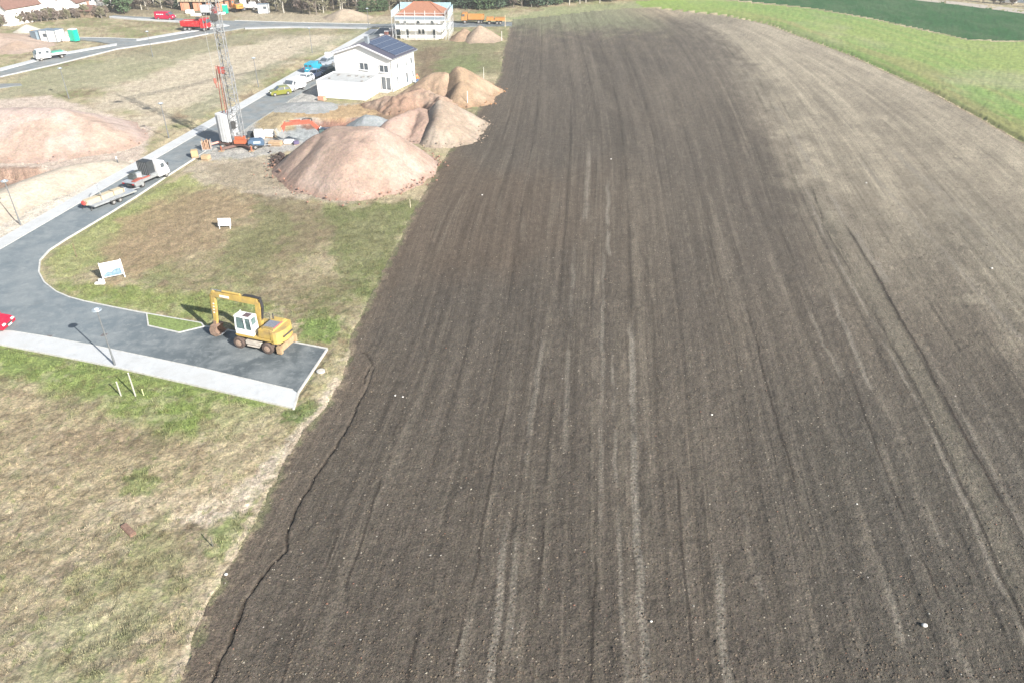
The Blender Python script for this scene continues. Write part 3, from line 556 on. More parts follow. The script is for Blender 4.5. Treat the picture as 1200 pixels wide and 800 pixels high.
# ---------------- spoil heaps ----------------
def heap_mat(name, c, amp=.2, fine=3.0, bump=.10):
    m = ground_mat(name, fine, amp, bump, amp2=.15); return m
M_heap = heap_mat('tipped_earth', None)
def heap(name, label, ridge, slope, c, res=.3, rough=.25, c2=None, steep=None, zb=-.12, clods=0, clodc=None, lump=0.0, cat='heap', rnd=.5, rill=1.0):
    """earth tipped along ridge points (x,y,z); steep = (azimuth, factor) for a cut face"""
    xs = [p[0] for p in ridge]; ys_ = [p[1] for p in ridge]; m_ = max(p[2] for p in ridge) / slope + 1.5
    gx = np.arange(min(xs) - m_, max(xs) + m_, res); gy = np.arange(min(ys_) - m_, max(ys_) + m_, res)
    yy, xx = np.meshgrid(gy, gx, indexing='ij'); h = np.full(xx.shape, -9.0)
    seg = list(zip(ridge[:-1], ridge[1:])) if len(ridge) > 1 else [(ridge[0], ridge[0])]
    sd_ = abs(hash(label[:12] + str(len(ridge)))) % 1000 if False else sum(map(ord, label)) % 997
    for a, b in seg:
        dx, dy = b[0] - a[0], b[1] - a[1]; Lq = dx * dx + dy * dy + 1e-9
        t = np.clip(((xx - a[0]) * dx + (yy - a[1]) * dy) / Lq, 0, 1)
        ex = xx - a[0] - t * dx; ey = yy - a[1] - t * dy; d = np.hypot(ex, ey)
        an = np.arctan2(ey, ex)
        s_ = slope * (1 + rill * (.12 * (vnoise(an * 2.2 + 9, an * 0 + t * 3, sd_) - .5) + .07 * (vnoise(an * 9 + 5, t * 5, sd_ + 3) - .5)))
        if steep: s_ = s_ * (1 + (steep[1] - 1) * np.clip(np.cos(an - R(steep[0])), 0, 1) ** 2)
        h = np.maximum(h, a[2] + t * (b[2] - a[2]) - np.sqrt(d * d + rnd * rnd) * s_ + rnd * s_)
    h = np.where(h < .5, h + .12 * sst(.5, -.3, h), h)
    h += (fbm(xx * .6, yy * .6, 4, sd_ + 5) - .5) * rough * 1.6 + (fbm(xx * 2.5, yy * 2.5, 3, sd_ + 6) - .5) * rough * .7
    if lump: h += lump * np.abs(fbm(xx * .5, yy * .5, 4, sd_ + 8) - .5) * 2
    h = np.where(h < -.25, -.25, h)
    col = np.ones(xx.shape + (3,)) * np.array(c)
    if c2 is not None: col = L3(col, c2, sst(.42, .62, fbm(xx * .22, yy * .22, 4, sd_ + 9)))
    col *= (.82 + .36 * fbm(xx * 1.7, yy * 1.7, 4, sd_ + 11))[..., None]
    # damper, darker lumps rolled to the toe
    col = L3(col, np.array(clodc if clodc is not None else c) * .8, .4 * sst(1.0, .0, h + fbm(xx, yy, 3, 4) * .6 - .3))
    nr, nc = xx.shape; idx = np.arange(nr * nc).reshape(nr, nc)
    F = np.stack([idx[:-1, :-1], idx[:-1, 1:], idx[1:, 1:], idx[1:, :-1]], -1).reshape(-1, 4)
    hf = h.ravel(); keep = hf[F].max(1) > zb; F = F[keep]; used, inv = np.unique(F, return_inverse=True)
    V = np.stack([xx, yy, h], -1).reshape(-1, 3)[used]
    o = mesh_np(name, V, inv.reshape(-1, 4), M_heap, col.reshape(-1, 3)[used])
    tag(o, label, cat)
    if clods:
        b = MB(); rr = random.Random(sd_); n_ = 0; cnt = 0
        toe = np.nonzero((h > zb) & (h < .7))
        while n_ < clods and cnt < clods * 5:
            cnt += 1; k = rr.randrange(len(toe[0])); i, j = toe[0][k], toe[1][k]
            r_ = .04 + .15 * rr.random() ** 2
            ox, oy = rr.gauss(0, .75), rr.gauss(0, .75)
            b.ball((xx[i, j] + ox, yy[i, j] + oy, max(0, h[i, j]) + r_ * .2), r_, (rr.uniform(.7, 1.3), rr.uniform(.7, 1.3), rr.uniform(.5, .9)), 1); n_ += 1
        q = b.obj('clods', mat('clod_' + name + str(sd_), tuple(clodc if clodc is not None else c), .95, var=.35, scale=1.5), o); q['kind'] = 'stuff'
    return o
pink, pink2 = srgb(234, 210, 194, K * .80), srgb(226, 198, 180, K * .78)
heap('spoil_heap', 'large pink earth heap in front, nearest the ploughed field and the grass', [(-25.6, 100.8, 4.6), (-23.6, 101.2, 5.5), (-21.0, 98.8, 5.6), (-18.4, 100.4, 5.6), (-21.0, 98.8, 5.6), (-20.4, 95.6, 4.7), (-23.2, 97.6, 4.8), (-23.6, 101.2, 5.5), (-18.4, 100.4, 5.6), (-19.0, 97, 5.0), (-20.4, 95.6, 4.7)], .84, pink, .25, .14, pink2, clods=600, clodc=srgb(204, 158, 136, K * .8), rnd=1.9, rill=.3)
heap('spoil_heap', 'huge pink flat-topped earth heap beyond the street, cut off by the left edge', [(-90, 112, 4.5), (-79, 113.6, 4.6), (-68.5, 113.7, 4.6), (-63, 112.6, 2.9)], .47, srgb(236, 214, 202, K * .86), .3, .14, srgb(230, 204, 186, K * .86), clods=160, clodc=srgb(204, 172, 152, K), rnd=1.2, rill=.5)
heap('spoil_heap', 'grey beige earth heap with a steep shaded face behind the big pink one', [(-11.3, 119.6, 4.3), (-11.2, 114.6, 3.2)], .66, srgb(214, 198, 180, K * .88), .25, .16, srgb(206, 186, 166, K * .88), steep=(178, 2.3), rnd=1.1, clods=200, clodc=srgb(186, 166, 146, K))
heap('spoil_heap', 'low pink earth heap wedged between the grey heap and the big pink heap', [(-18.5, 115.5, 2.6), (-14.6, 119.5, 3.2), (-13.4, 116, 2.6)], .62, srgb(222, 194, 178, K * .86), .25, .2, srgb(212, 182, 164, K * .86), steep=(160, 1.5), clods=60)
heap('spoil_heap', 'ochre sandy heap, rearmost of the group beside the field near the white house', [(-9.7, 140.8, 4.9), (-8.9, 137.0, 3.2)], .66, srgb(222, 196, 168, K * .8), .28, .18, srgb(212, 184, 154, K * .8), steep=(175, 2.2), rnd=.9, clods=110, clodc=srgb(196, 150, 110, K))
heap('spoil_heap', 'brownish crest of tipped earth leaning on the ochre heap from the left', [(-14.6, 141.2, 3.6), (-12.3, 141.0, 3.9)], .68, srgb(206, 180, 154, K), .28, .3, srgb(190, 164, 140, K), steep=(-80, 1.3), clods=40)
heap('rubble_heap', 'rough lumpy brown soil bank running from the house corner to the heaps', [(-23.2, 132.8, 1.1), (-19.5, 131.5, 1.9), (-15.8, 134.2, 2.5), (-12.5, 132.0, 1.9), (-12, 126.5, 1.6)], .60, srgb(200, 176, 156, K), .25, .55, srgb(184, 154, 134, K), clods=260, clodc=srgb(160, 128, 104, K), lump=.7)
heap('earth_bank', 'long smooth pale earth bank between the reddish pit and the street pavement', [(*G(-50, 268)[:2], 1.3), (*G(-5, 244)[:2], 1.4), (*G(45, 222)[:2], 1.5), (*G(85, 206)[:2], 1.3), (*G(122, 196)[:2], .8)], .42, srgb(240, 226, 206, K * .92), .3, .1, rnd=1.2, rill=.3, cat='bank')
heap('gravel_heap', 'small blue grey gravel heap between the pit and the rough soil bank', [(-23.4, 121.6, 1.5), (-21.8, 121.4, 1.3)], .62, srgb(176, 182, 184, K), .22, .1)
heap('gravel_heap', 'low pale grey gravel mound by the garage and the parked cars', [(-37.3, 131.8, .55), (-34.5, 131.5, .7)], .22, srgb(196, 198, 196, K), .25, .1)
heap('spoil_heap', 'far tan heap right of the house with the scaffold', [(-7.8, 194.5, 3.1)], .60, srgb(214, 192, 170, K * .8), .4, .2, srgb(206, 184, 162, K), steep=(170, 1.6))
heap('spoil_heap', 'small far brown pile at the left foot of the tan heap by the scaffold', [(-12.9, 193.6, 1.5), (-11.6, 196, 2.2)], .75, srgb(206, 178, 152, K * .8), .35, .4)
g8 = G(408, 21); heap('spoil_heap', 'small far sandy heap in front of the wood beyond the far road', [(g8[0] - 1, g8[1], 2.3), (g8[0] + 1, g8[1], 2.1)], .42, srgb(222, 204, 180, K * .85), .5, .2)
heap('spoil_heap', 'long low pale heap at the far left near the site cabins', [(-135, 186, 2.6), (-122, 187.5, 2.6), (-114.5, 184, 1.5)], .22, srgb(232, 208, 190, K * .85), .5, .2, srgb(224, 198, 176, K * .85))
g = G(33, 37); heap('sand_heap', 'small near white sand pile beside the yellow digger bucket at far left', [(g[0], g[1], 1.6)], .6, srgb(240, 232, 214, K), .35, .15)
# dark turf lumps left of the big heap
b = MB(); rr = random.Random(8)
for k in range(46):
    a = G(325 + rr.gauss(0, 4.5), 188 + rr.gauss(0, 4.5)); b.ball((a[0], a[1], rr.uniform(.02, .35)), rr.uniform(.12, .35), (1.2, 1, .7), 1)
tag(b.obj('soil_lumps', mat('dark_turf', (.05, .035, .03), .95, var=.4, scale=3)), 'dark brown turf lumps dumped at the left foot of the big pink heap', 'soil', kind='stuff')
# ---------------- common materials ----------------
M_render = mat('white_render', (.80, .79, .77), .9, var=.03, scale=1.2, bump=.004)
M_glass = mat('window_glass', (.07, .085, .10), .08, var=.2, spec=.8)
M_wframe = mat('window_frame', (.75, .75, .75), .4, var=.03)
M_dark = mat('black_rubber', (.025, .025, .027), .85, var=.3, scale=6)
M_steel = mat('galvanised_steel', (.42, .44, .46), .45, .6, var=.2, scale=4)
M_roofd = mat('slate_tile', tuple(srgb(92, 92, 108, .55)), .6, var=.15, scale=5, bump=.01)
def windowpart(par, loc, rz, w_, h_, nx=2, ny=1, name='window', frame=M_wframe, depth=.10):
    """a frame with real depth round glass panes; local x along the wall, -y outward"""
    e = MB(); t = .07
    e.box((0, 0, h_ / 2 - t / 2), (w_, depth, t)); e.box((0, 0, -h_ / 2 + t / 2), (w_, depth, t))
    for s_ in (-1, 1): e.box((s_ * (w_ / 2 - t / 2), 0, 0), (t, depth - .004, h_ - 2 * t))
    for i in range(1, nx): e.box((-w_ / 2 + w_ * i / nx, 0, 0), (t, depth - .01, h_ - 2 * t))
    for i in range(1, ny): e.box((0, 0, -h_ / 2 + h_ * i / ny), (w_ - 2 * t, depth - .014, t * .8))
    e.box((0, -depth * .6, -h_ / 2 - .03), (w_ + .16, depth * 1.6, .05))
    f = e.obj(name, frame, par, loc=loc); f.rotation_euler = (0, 0, rz)
    for i in range(nx):
        bx((-w_ / 2 + w_ * (i + .5) / nx, .012, 0), (w_ / nx - t, .02, h_ - 2 * t)).obj('pane', M_glass, f)
    return f
# ---------------- white house with solar roof ----------------
AZ = 68.5; hx, hy = -22.1, 142.8
# local frame: x along gable wall (towards the left in view is -x), y away from camera, origin at the near right corner
H1 = thing('house', 'white rendered two storey house with solar panels on a dark gable roof', 'house', (hx, hy, 0), R(AZ - 90))
Wd, Dp, EV, RG = 12.0, 8.9, 5.9, 7.85
T = .3
def wall_ring(par, W_, D_, EH, RH, m, name='wall'):
    """outer skin with openings suggested by proud frames; a closed gabled prism"""
    b = MB(); b.prism([(-W_, 0), (0, 0), (0, EH), (-W_ / 2, RH), (-W_, EH)], 0, D_); return b.obj(name, m, par)
wall_ring(H1, Wd, Dp, EV, RG, M_render)
bxp(-Wd + .02, -.02, -.03, Dp + .03, -.1, .35).obj('plinth', mat('grey_plinth', (.45, .45, .44), .9), H1)
sl_ = math.atan2(RG - EV, Wd / 2); Ls = math.hypot(Wd / 2, RG - EV) + .55
rf = MB()
for sx in (0, 1):
    s_ = 1 if sx == 0 else -1
    cx = -Wd / 2 + s_ * math.cos(sl_) * Ls / 2; cz = RG + .12 - math.sin(sl_) * Ls / 2
    rf.box((cx, Dp / 2, cz), (Ls, Dp + 1.0, .2), ry=s_ * sl_)
rf = rf.obj('roof', M_roofd, H1)
b = MB()
for k in range(1, 17):                      # raised tile courses
    for s_ in (1, -1):
        d = k * Ls / 17; b.box((-Wd / 2 + s_ * math.cos(sl_) * d, Dp / 2, RG + .235 - math.sin(sl_) * d), (.05, Dp + .98, .03), ry=s_ * sl_)
b.obj('tile_courses', M_roofd, H1)['kind'] = 'stuff'
for s_ in (1, -1):
    for yy in (-.51, Dp + .51):
        MB().bar((-Wd / 2, yy, RG + .05), (-Wd / 2 + s_ * math.cos(sl_) * Ls, yy, RG + .05 - math.sin(sl_) * Ls), .04, .26).obj('bargeboard', mat('pale_fascia', (.70, .70, .74), .6, var=.05), H1)
for s_ in (1, -1):
    gx_ = -Wd / 2 + s_ * (math.cos(sl_) * Ls + .06); gz_ = RG - math.sin(sl_) * Ls
    MB().tube((gx_, -.5, gz_), (gx_, Dp + .5, gz_), .07).obj('gutter', M_steel, H1)
    MB().tube((gx_ - s_ * .5, -.06 if s_ > 0 else Dp + .06, gz_ - .1), (gx_ - s_ * .5, -.06 if s_ > 0 else Dp + .06, .1), .045).obj('downpipe', M_steel, H1)
# solar array on the right-hand slope: four rows of seven panels
M_pv = mat('solar_glass', (.045, .058, .095), .25, var=.2, scale=2, spec=.7); M_alu = mat('aluminium_rail', (.55, .57, .6), .35, .8, var=.05)
pvme = None
nrow, ncol = 4, 7; pw = (Ls - .75) / nrow; pl_ = (Dp - 1.6) / ncol
for i in range(nrow):
    for j in range(ncol):
        d = .42 + pw * (i + .5); x_ = -Wd / 2 + math.cos(sl_) * d; z_ = RG + .30 - math.sin(sl_) * d
        y_ = 1.5 + pl_ * (j + .5)
        if pvme is None:
            q = bx((0, 0, 0), (pw - .09, pl_ - .05, .04)).obj('solar_panel', M_pv, H1); pvme = q
        else:
            q = pvme.copy(); C.objects.link(q)
        q.location = (x_, y_, z_); q.rotation_euler = (0, sl_, 0)
b = MB()
for i in range(nrow + 1):
    d = .42 + pw * i; b.box((-Wd / 2 + math.cos(sl_) * d, 1.5 + pl_ * ncol / 2, RG + .29 - math.sin(sl_) * d), (.07, pl_ * ncol, .05), ry=sl_)
b.obj('panel_rail', M_alu, H1)
ch = bx((-Wd / 2 + .55, 1.5, RG + .45), (.65, .65, 1.4)).obj('chimney', mat('chimney_zinc', (.28, .32, .36), .5, .4), H1); bx((-Wd / 2 + .55, 1.5, RG + 1.19), (.8, .8, .08)).obj('chimney_cap', M_steel, ch)
for x_, z_, w_, h_, nx in ((-5.7, 4.05, 1.9, 1.3, 2), (-1.5, 3.95, 1.9, 1.3, 2), (-1.25, 1.35, 2.0, 2.4, 2)):
    windowpart(H1, (x_, -.045, z_), 0, w_, h_, nx)
for y_, z_, w_, h_ in ((2.0, 1.6, .7, 1.5), (5.6, 1.4, .9, 2.0), (2.2, 4.2, .7, 1.1), (5.6, 4.1, .7, 1.3), (7.6, 4.1, .9, 1.2), (8.0, 1.6, .8, 1.4)):
    windowpart(H1, (.045, y_, z_), R(90), w_, h_, 1)
for y_, z_ in ((2.5, 4.0), (6, 4.0)): windowpart(H1, (-Wd - .045, y_, z_), R(-90), 1.2, 1.2, 2)
bx((-1.6, -.9, .06), (2.6, 1.7, .12)).obj('door_step', mat('pale_concrete', (.55, .52, .46), .9), H1)
# garage
GA = thing('garage', 'low white flat roofed garage standing in front of the solar house', 'garage', (-26.1, 136.35, 0), R(-14.5))
GW, GD, GH = 9.2, 7.0, 2.85
bxp(-GW, 0, 0, GD, 0, GH).obj('wall', M_render, GA)
b = MB()
for a, c in (((-GW - .03, -.05), (.05, .12)), ((-GW - .03, GD - .17), (.05, GD - .03))): b.box(((a[0] + c[0]) / 2, (a[1] + c[1]) / 2, GH + .1), (c[0] - a[0], c[1] - a[1], .24))
for x_ in (-GW + .04, -.03): b.box((x_, GD / 2 - .03, GH + .1), (.16, GD - .35, .236))
b.obj('parapet', mat('coping_grey', (.50, .52, .54), .6), GA)
bx((-GW / 2, GD / 2, GH + .03), (GW - .3, GD - .4, .06)).obj('flat_roof', mat('roof_membrane', (.34, .35, .35), .9, var=.12, scale=.8, dirt=(.2, .19, .18), dirt_amt=.5), GA)
for k, (x_, y_) in enumerate(((-7.6, 2.0), (-5, 4.6), (-3.6, 4.9), (-2.2, 4.4), (-1.2, 4.8), (-7.2, 4.9), (-1.0, 1.4))):
    bx((x_, y_, GH + .13), (.7 if k % 2 else .4, .35, .16), rz=.3 * k).obj('roof_batten', mat('roof_oddment', (.18, .17, .16), .9, var=.4), GA)
# red crate at garage corner
a = G(381, 117); t = thing('brick_pallet', 'small pallet of reddish bricks at the front corner of the garage', 'pallet', (a[0] - .4, a[1] - .6, 0), R(-20))
bx((0, 0, .08), (1.3, 1.0, .14)).obj('pallet_base', mat('weathered_wood', (.30, .22, .15), .9, var=.3), t)
for k in range(3):
    for j in range(2):
        bx((-.4 + .4 * k, -.22 + .44 * j, .45), (.38, .42, .6), bev=.01).obj('brick_stack', mat('pale_brick', (.55, .25, .17), .9, var=.2), t)
# ---------------- house under scaffold ----------------
H2 = thing('house', 'white shell of a house with an orange hipped roof behind scaffolding', 'house', (-22.0, 194.9, 0), R(-2))
bxp(-5.6, 5.6, 0, 8.6, 0, 5.7).obj('wall', M_render, H2)
M_tile = mat('orange_roof_tile', tuple(srgb(222, 160, 130, .36)), .8, var=.16, scale=2.5, bump=.02)
b = MB(); ex, ez, rz_ = 6.4, 5.65, 8.35
v = [(-ex, -.8, ez), (ex, -.8, ez), (ex, 9.4, ez), (-ex, 9.4, ez), (-2.2, 4.3, rz_), (2.0, 4.3, rz_)]
for f_ in ((0, 1, 5, 4), (1, 2, 5), (2, 3, 4, 5), (3, 0, 4), (3, 2, 1, 0)): b.quad(*[v[i] for i in f_])
hr = b.obj('roof', M_tile, H2)
b = MB()
for i in range(1, 15):
    t_ = i / 15; z_ = ez + (rz_ - ez) * t_; xa, xb, ya = -ex + (ex - 2.2) * t_, ex - (ex - 2.0) * t_, -.8 + 5.1 * t_
    b.bar((xa, ya, z_ + .03), (xb, ya, z_ + .03), .06, .05); yb = 9.4 - 5.1 * t_; b.bar((xb, ya, z_ + .03), (xb, yb, z_ + .03), .06, .05)
b.obj('tile_courses', M_tile, H2)['kind'] = 'stuff'
b = MB()
for p, q in ((4, 5), (0, 4), (1, 5), (2, 5)): b.tube(Vector(v[p]) + Vector((0, 0, .04)), Vector(v[q]) + Vector((0, 0, .04)), .10)
b.obj('ridge_tiles', mat('ridge_tile', tuple(srgb(206, 136, 108, .45)), .8), hr)
bxp(-ex, ex, -.86, -.76, ez - .22, ez + .02).obj('fascia', M_wframe, H2)
for x_, z_, w_, h_, nx in ((-3.7, 1.3, .75, 2.3, 1), (-.55, 1.75, .75, 1.2, 1), (.45, 1.75, .75, 1.2, 1), (3.3, 1.3, .8, 2.3, 1), (-.75, 4.25, .9, 1.1, 1), (2.9, 4.25, .9, 1.1, 1), (-4.2, 4.25, .8, 1.1, 1)):
    windowpart(H2, (x_, -.05, z_), 0, w_, h_, nx)
for y_, z_ in ((2, 1.6), (6, 1.6), (2.5, 4.3), (6, 4.3)): windowpart(H2, (5.65, y_, z_), R(90), .9, 1.2, 1)
bx((0, -.05, 2.95), (11.3, .14, .22)).obj('floor_band', mat('bluish_band', (.45, .50, .56), .8), H2)
bx((0, -.9, .1), (9, 1.6, .2)).obj('terrace_slab', mat('pale_concrete', (.55, .52, .46), .9), H2)
SC = thing('scaffold', 'silver tube scaffolding with white deck boards round the orange roofed house', 'scaffold', (-22.0, 194.9, 0), R(-2))
M_scaf = mat('scaffold_tube', (.62, .64, .66), .4, .5, var=.1); M_deck = mat('deck_board', (.42, .43, .44), .8, var=.08, scale=3)
M_net = mat('blue_net', (.42, .60, .68), .9, var=.15, scale=6, alpha=.45)
def run(ax, ay, bx_, by_, n_):
    for k in range(n_ + 1):
        x_ = ax + (bx_ - ax) * k / n_; y_ = ay + (by_ - ay) * k / n_
        MB().tube((x_, y_, 0), (x_, y_, 7.0), .045, n=6).obj('post', M_scaf, SC)
    for z_ in (1.0, 3.0, 3.5, 5.0, 5.5, 6.4):
        MB().tube((ax, ay, z_), (bx_, by_, z_), .035, n=6).obj('rail', M_scaf, SC)
ox = 6.5
run(-ox, -2.0, ox, -2.0, 5); run(-ox, -1.15, ox, -1.15, 5); run(ox + .8, -2.0, ox + .8, 10, 4); run(ox, 0, ox, 10, 4); run(-ox - .8, -2, -ox - .8, 10, 4)
for z_ in (2.6, 4.7):
    for k in range(5): bx((-ox + 2.6 * (k + .5), -1.57, z_), (2.55, .8, .06)).obj('deck', M_deck, SC)
    for k in range(4): bx((ox + .4, -2 + 3 * (k + .5), z_ + .01), (.75, 2.95, .06)).obj('deck', M_deck, SC)
    for k in range(5): bx((-ox + 2.6 * (k + .5), -2.04, z_ + .22 if z_ < 4 else z_ + .16), (2.55, .03, .34)).obj('toe_board', M_deck, SC)
for k in range(5): bx((-ox + 2.6 * (k + .5), -2.06, 3.25), (2.5, .02, .75)).obj('guard_panel', M_deck, SC)
for k in range(5): bx((-ox + 2.6 * (k + .5), -2.06, 5.25), (2.52, .02, .62)).obj('shade_panel', mat('grey_blue_shade', (.22, .28, .34), .9, var=.15, alpha=.6), SC)  # tinted see-through panels added for the shade on the upper wall, not netting
for s_ in (-1, 1):
    for k in range(4): MB().tube((s_ * (ox + .8), -2 + 3 * k, .1), (s_ * (ox + .8), 1 + 3 * k, 2.6), .03, n=6).obj('brace', M_scaf, SC)
H2.scale = SC.scale = (.93, .93, .93)
for k in range(4): MB().tube((-ox + 2.6 * k, -2.0, 3.0), (-ox + 2.6 * (k + 1), -2.0, 4.9), .03, n=6).obj('brace', M_scaf, SC)
bx((-ox - .83, 4, 6.2), (.03, 11.8, 1.7)).obj('side_net', M_net, SC); bx((ox + .83, 4, 6.2), (.03, 11.8, 1.7)).obj('side_net', M_net, SC); bx((0, 10.05, 6.6), (13.8, .03, 1.7)).obj('side_net', M_net, SC)
t = thing('stair_stack', 'pallets and props stacked at the left side of the scaffolded house', 'building material', (-30.6, 195.5, 0))
for k, (x_, y_, h_, c) in enumerate(((0, 0, 1.6, (.16, .07, .06)), (1.2, .3, 2.2, (.12, .12, .14)), (-1.2, -.2, .9, (.35, .33, .3)), (.4, -1.2, .8, (.3, .12, .1)))):
    q = bx((x_, y_, h_ / 2), (1.0, .9, h_), bev=.02).obj('crate', mat('site_crate%d' % k, c, .8, var=.3), t); bx((x_, y_, h_ + .05), (1.1, 1.0, .08)).obj('crate_lid', M_deck, q)
# ---------------- vehicles ----------------
M_tyre = mat('tyre_rubber', (.03, .03, .03), .9, var=.3, scale=5, dirt=(.25, .20, .15), dirt_amt=.35)
M_rim = mat('steel_rim', (.38, .38, .38), .4, .5, var=.2)
M_lamp_w = mat('headlamp_glass', (.75, .75, .72), .15, var=.05); M_lamp_r = mat('tail_lamp', (.35, .02, .02), .25, var=.1)
M_under = mat('underbody', (.05, .05, .05), .8, var=.2)
M_plate = mat('number_plate', (.75, .75, .72), .5, var=.03)
def wheel(par, x, y, r, w_=.22, rim=M_rim, tyre=M_tyre):
    b = MB(); s_ = 1 if y > 0 else -1
    b.tube((0, -w_ / 2, 0), (0, w_ / 2, 0), r, n=20); bmesh.ops.bevel(b.bm, geom=[e for e in b.bm.edges if abs(e.verts[0].co.y - e.verts[1].co.y) < 1e-5], offset=r * .1, segments=1, affect='EDGES')
    o = b.obj('wheel', tyre, par, loc=(x, y, r))
    b = MB(); b.tube((0, s_ * w_ / 2 - .03 * s_, 0), (0, s_ * (w_ / 2 + .02), 0), r * .58, r * .5, n=14).tube((0, s_ * w_ / 2, 0), (0, s_ * (w_ / 2 + .05), 0), r * .2, n=8)
    b.obj('rim', rim, o); return o
def car(name, label, cat, loc, rz, L_, W_, H_, c, shape='hatch', group=None, dark_roof=False):
    t = thing(name, label, cat, loc, rz, group); m = mat('paint_' + label[:22].replace(' ', '_'), c, .28, .1, var=.05, dirt=tuple(x * .5 + .1 for x in c), dirt_amt=.15)
    h = L_ / 2; cl = .22
    body = [(-h, .45), (-h + .02, .78), (-h + .12, .98), (h - L_ * .27, 1.0), (h - .35, .86), (h - .04, .66), (h, .42), (h - .12, cl), (-h + .15, cl)]
    MB().prism(body, -W_ / 2, W_ / 2, bev=.06).obj('body', m, t, smooth=False)
    if shape == 'hatch': cab_ = [(-h + .14, .97), (-h + .42, H_ - .06), (-h + .8, H_), (h - L_ * .46, H_), (h - L_ * .27, .99)]
    elif shape == 'estate': cab_ = [(-h + .10, .97), (-h + .26, H_ - .06), (-h + .6, H_), (h - L_ * .46, H_), (h - L_ * .27, .99)]
    else: cab_ = [(-h + .55, .97), (-h + L_ * .26, H_ - .02), (-h + L_ * .36, H_), (h - L_ * .44, H_), (h - L_ * .27, .99)]
    ins = lambda p: .0 if p[1] < 1.05 else .17
    MB().prism(cab_, -W_ / 2 + .06, W_ / 2 - .06, inset=ins).obj('glasshouse', M_glass, t)
    top = [p for p in cab_ if p[1] > 1.1]; x0, x1 = min(p[0] for p in top) + .02, max(p[0] for p in top) + .02
    bxp(x0, x1, -W_ / 2 * .82, W_ / 2 * .82, H_ - .07, H_ + .025, bev=.02).obj('roof', m, t)
    b = MB()
    for s_ in (-1, 1):
        yb, yt = s_ * (W_ / 2 - .05), s_ * (W_ / 2 - .06) * .84
        b.bar((cab_[-1][0] - .03, yb, 1.0), (x1 - .02, yt, H_ - .03), .08, .06); b.bar((cab_[0][0] + .02, yb, 1.0), (x0 + .02, yt, H_ - .05), .16, .08)
        xm = (x0 + x1) / 2 - .05; b.bar((xm, yb, 1.0), (xm, yt, H_ - .03), .08, .05)
    b.obj('pillars', m, t)
    for x_ in (-h + L_ * .19, h - L_ * .19):
        for s_ in (-1, 1): wheel(t, x_, s_ * (W_ / 2 - .09), .32, .2)
    for s_ in (-1, 1):
        bx((h - .13, s_ * (W_ / 2 - .28), .68), (.22, .36, .14), bev=.02).obj('headlight', M_lamp_w, t)
        bx((-h + .05, s_ * (W_ / 2 - .2), .82), (.12, .24, .2), bev=.02).obj('tail_light', M_lamp_r, t)
        bx((cab_[-1][0] - .28, s_ * (W_ / 2 + .07), 1.02), (.12, .18, .12), bev=.02).obj('wing_mirror', m, t)
    bx((h + .005, 0, .42), (.03, .5, .12)).obj('number_plate', M_plate, t); bx((-h - .005, 0, .62), (.03, .5, .12)).obj('number_plate', M_plate, t)
    bx((h - .02, 0, .56), (.06, .9, .12)).obj('grille', M_under, t)
    return t
def van(name, label, loc, rz, L_, W_, H_, c, side_glass=True, letter=None, sides=None):
    t = thing(name, label, 'van', loc, rz); m = mat('vanpaint_' + label[:20].replace(' ', '_'), c, .3, .05, var=.04, dirt=tuple(x * .6 for x in c), dirt_amt=.15)
    h = L_ / 2
    out = [(-h, .35), (-h, H_ - .15), (-h + .12, H_), (h - L_ * .30, H_), (h - L_ * .24, H_ - .08), (h - L_ * .13, 1.25), (h - .08, 1.0), (h, .75), (h, .38), (h - .1, .28), (-h + .1, .28)]
    MB().prism(out, -W_ / 2, W_ / 2, bev=.05, inset=lambda p: .07 if p[1] > 1.4 else 0).obj('body', m, t)
    a = Vector((h - L_ * .24, 0, H_ - .12)); b_ = Vector((h - L_ * .13, 0, 1.3)); q = (b_ - a); n_ = Vector((-q.z, 0, q.x)).normalized() * -1
    if n_.x < 0: n_ = -n_
    MB().bar(a + n_ * .05, b_ + n_ * .05, W_ * .82, .06).obj('windscreen', M_glass, t)
    for s_ in (-1, 1):
        y_ = s_ * (W_ / 2 * .955); bx((h - L_ * .27, y_, 1.52), (L_ * .13, .06, .5), bev=.01).obj('side_window', M_glass, t)
        if sides: bx((h - L_ * .46, y_, 1.52), (L_ * .16, .055, .46), bev=.01).obj('side_window', M_glass, t)
        bx((h - L_ * .18, s_ * (W_ / 2 + .12), 1.35), (.14, .2, .3), bev=.02).obj('wing_mirror', M_under, t)
        bx((h - .06, s_ * (W_ / 2 - .22), .86), (.18, .26, .22), bev=.03).obj('headlight', M_lamp_w, t); bx((-h + .0, s_ * (W_ / 2 - .1), 1.05), (.06, .14, .4)).obj('tail_light', M_lamp_r, t)
        for x_ in (-h + L_ * .2, h - L_ * .17): wheel(t, x_, s_ * (W_ / 2 - .1), .35, .22)
        if letter:
            for k, wd in enumerate(letter): bx((-h + .9 + k * .55, s_ * (W_ / 2 * .985), 1.45), (wd, .04, .22)).obj('side_lettering', mat('white_lettering', (.75, .7, .7), .5), t)
    bx((h + .0, 0, .5), (.05, W_ * .9, .2)).obj('bumper', M_under, t)
    for s_ in (-1, 1): bx((-h - .01, s_ * W_ * .22, 1.5), (.03, W_ * .32, .45)).obj('rear_window', M_glass, t)
    bx((-h - .01, .3, .8), (.03, .5, .12)).obj('number_plate', M_plate, t)
    return t
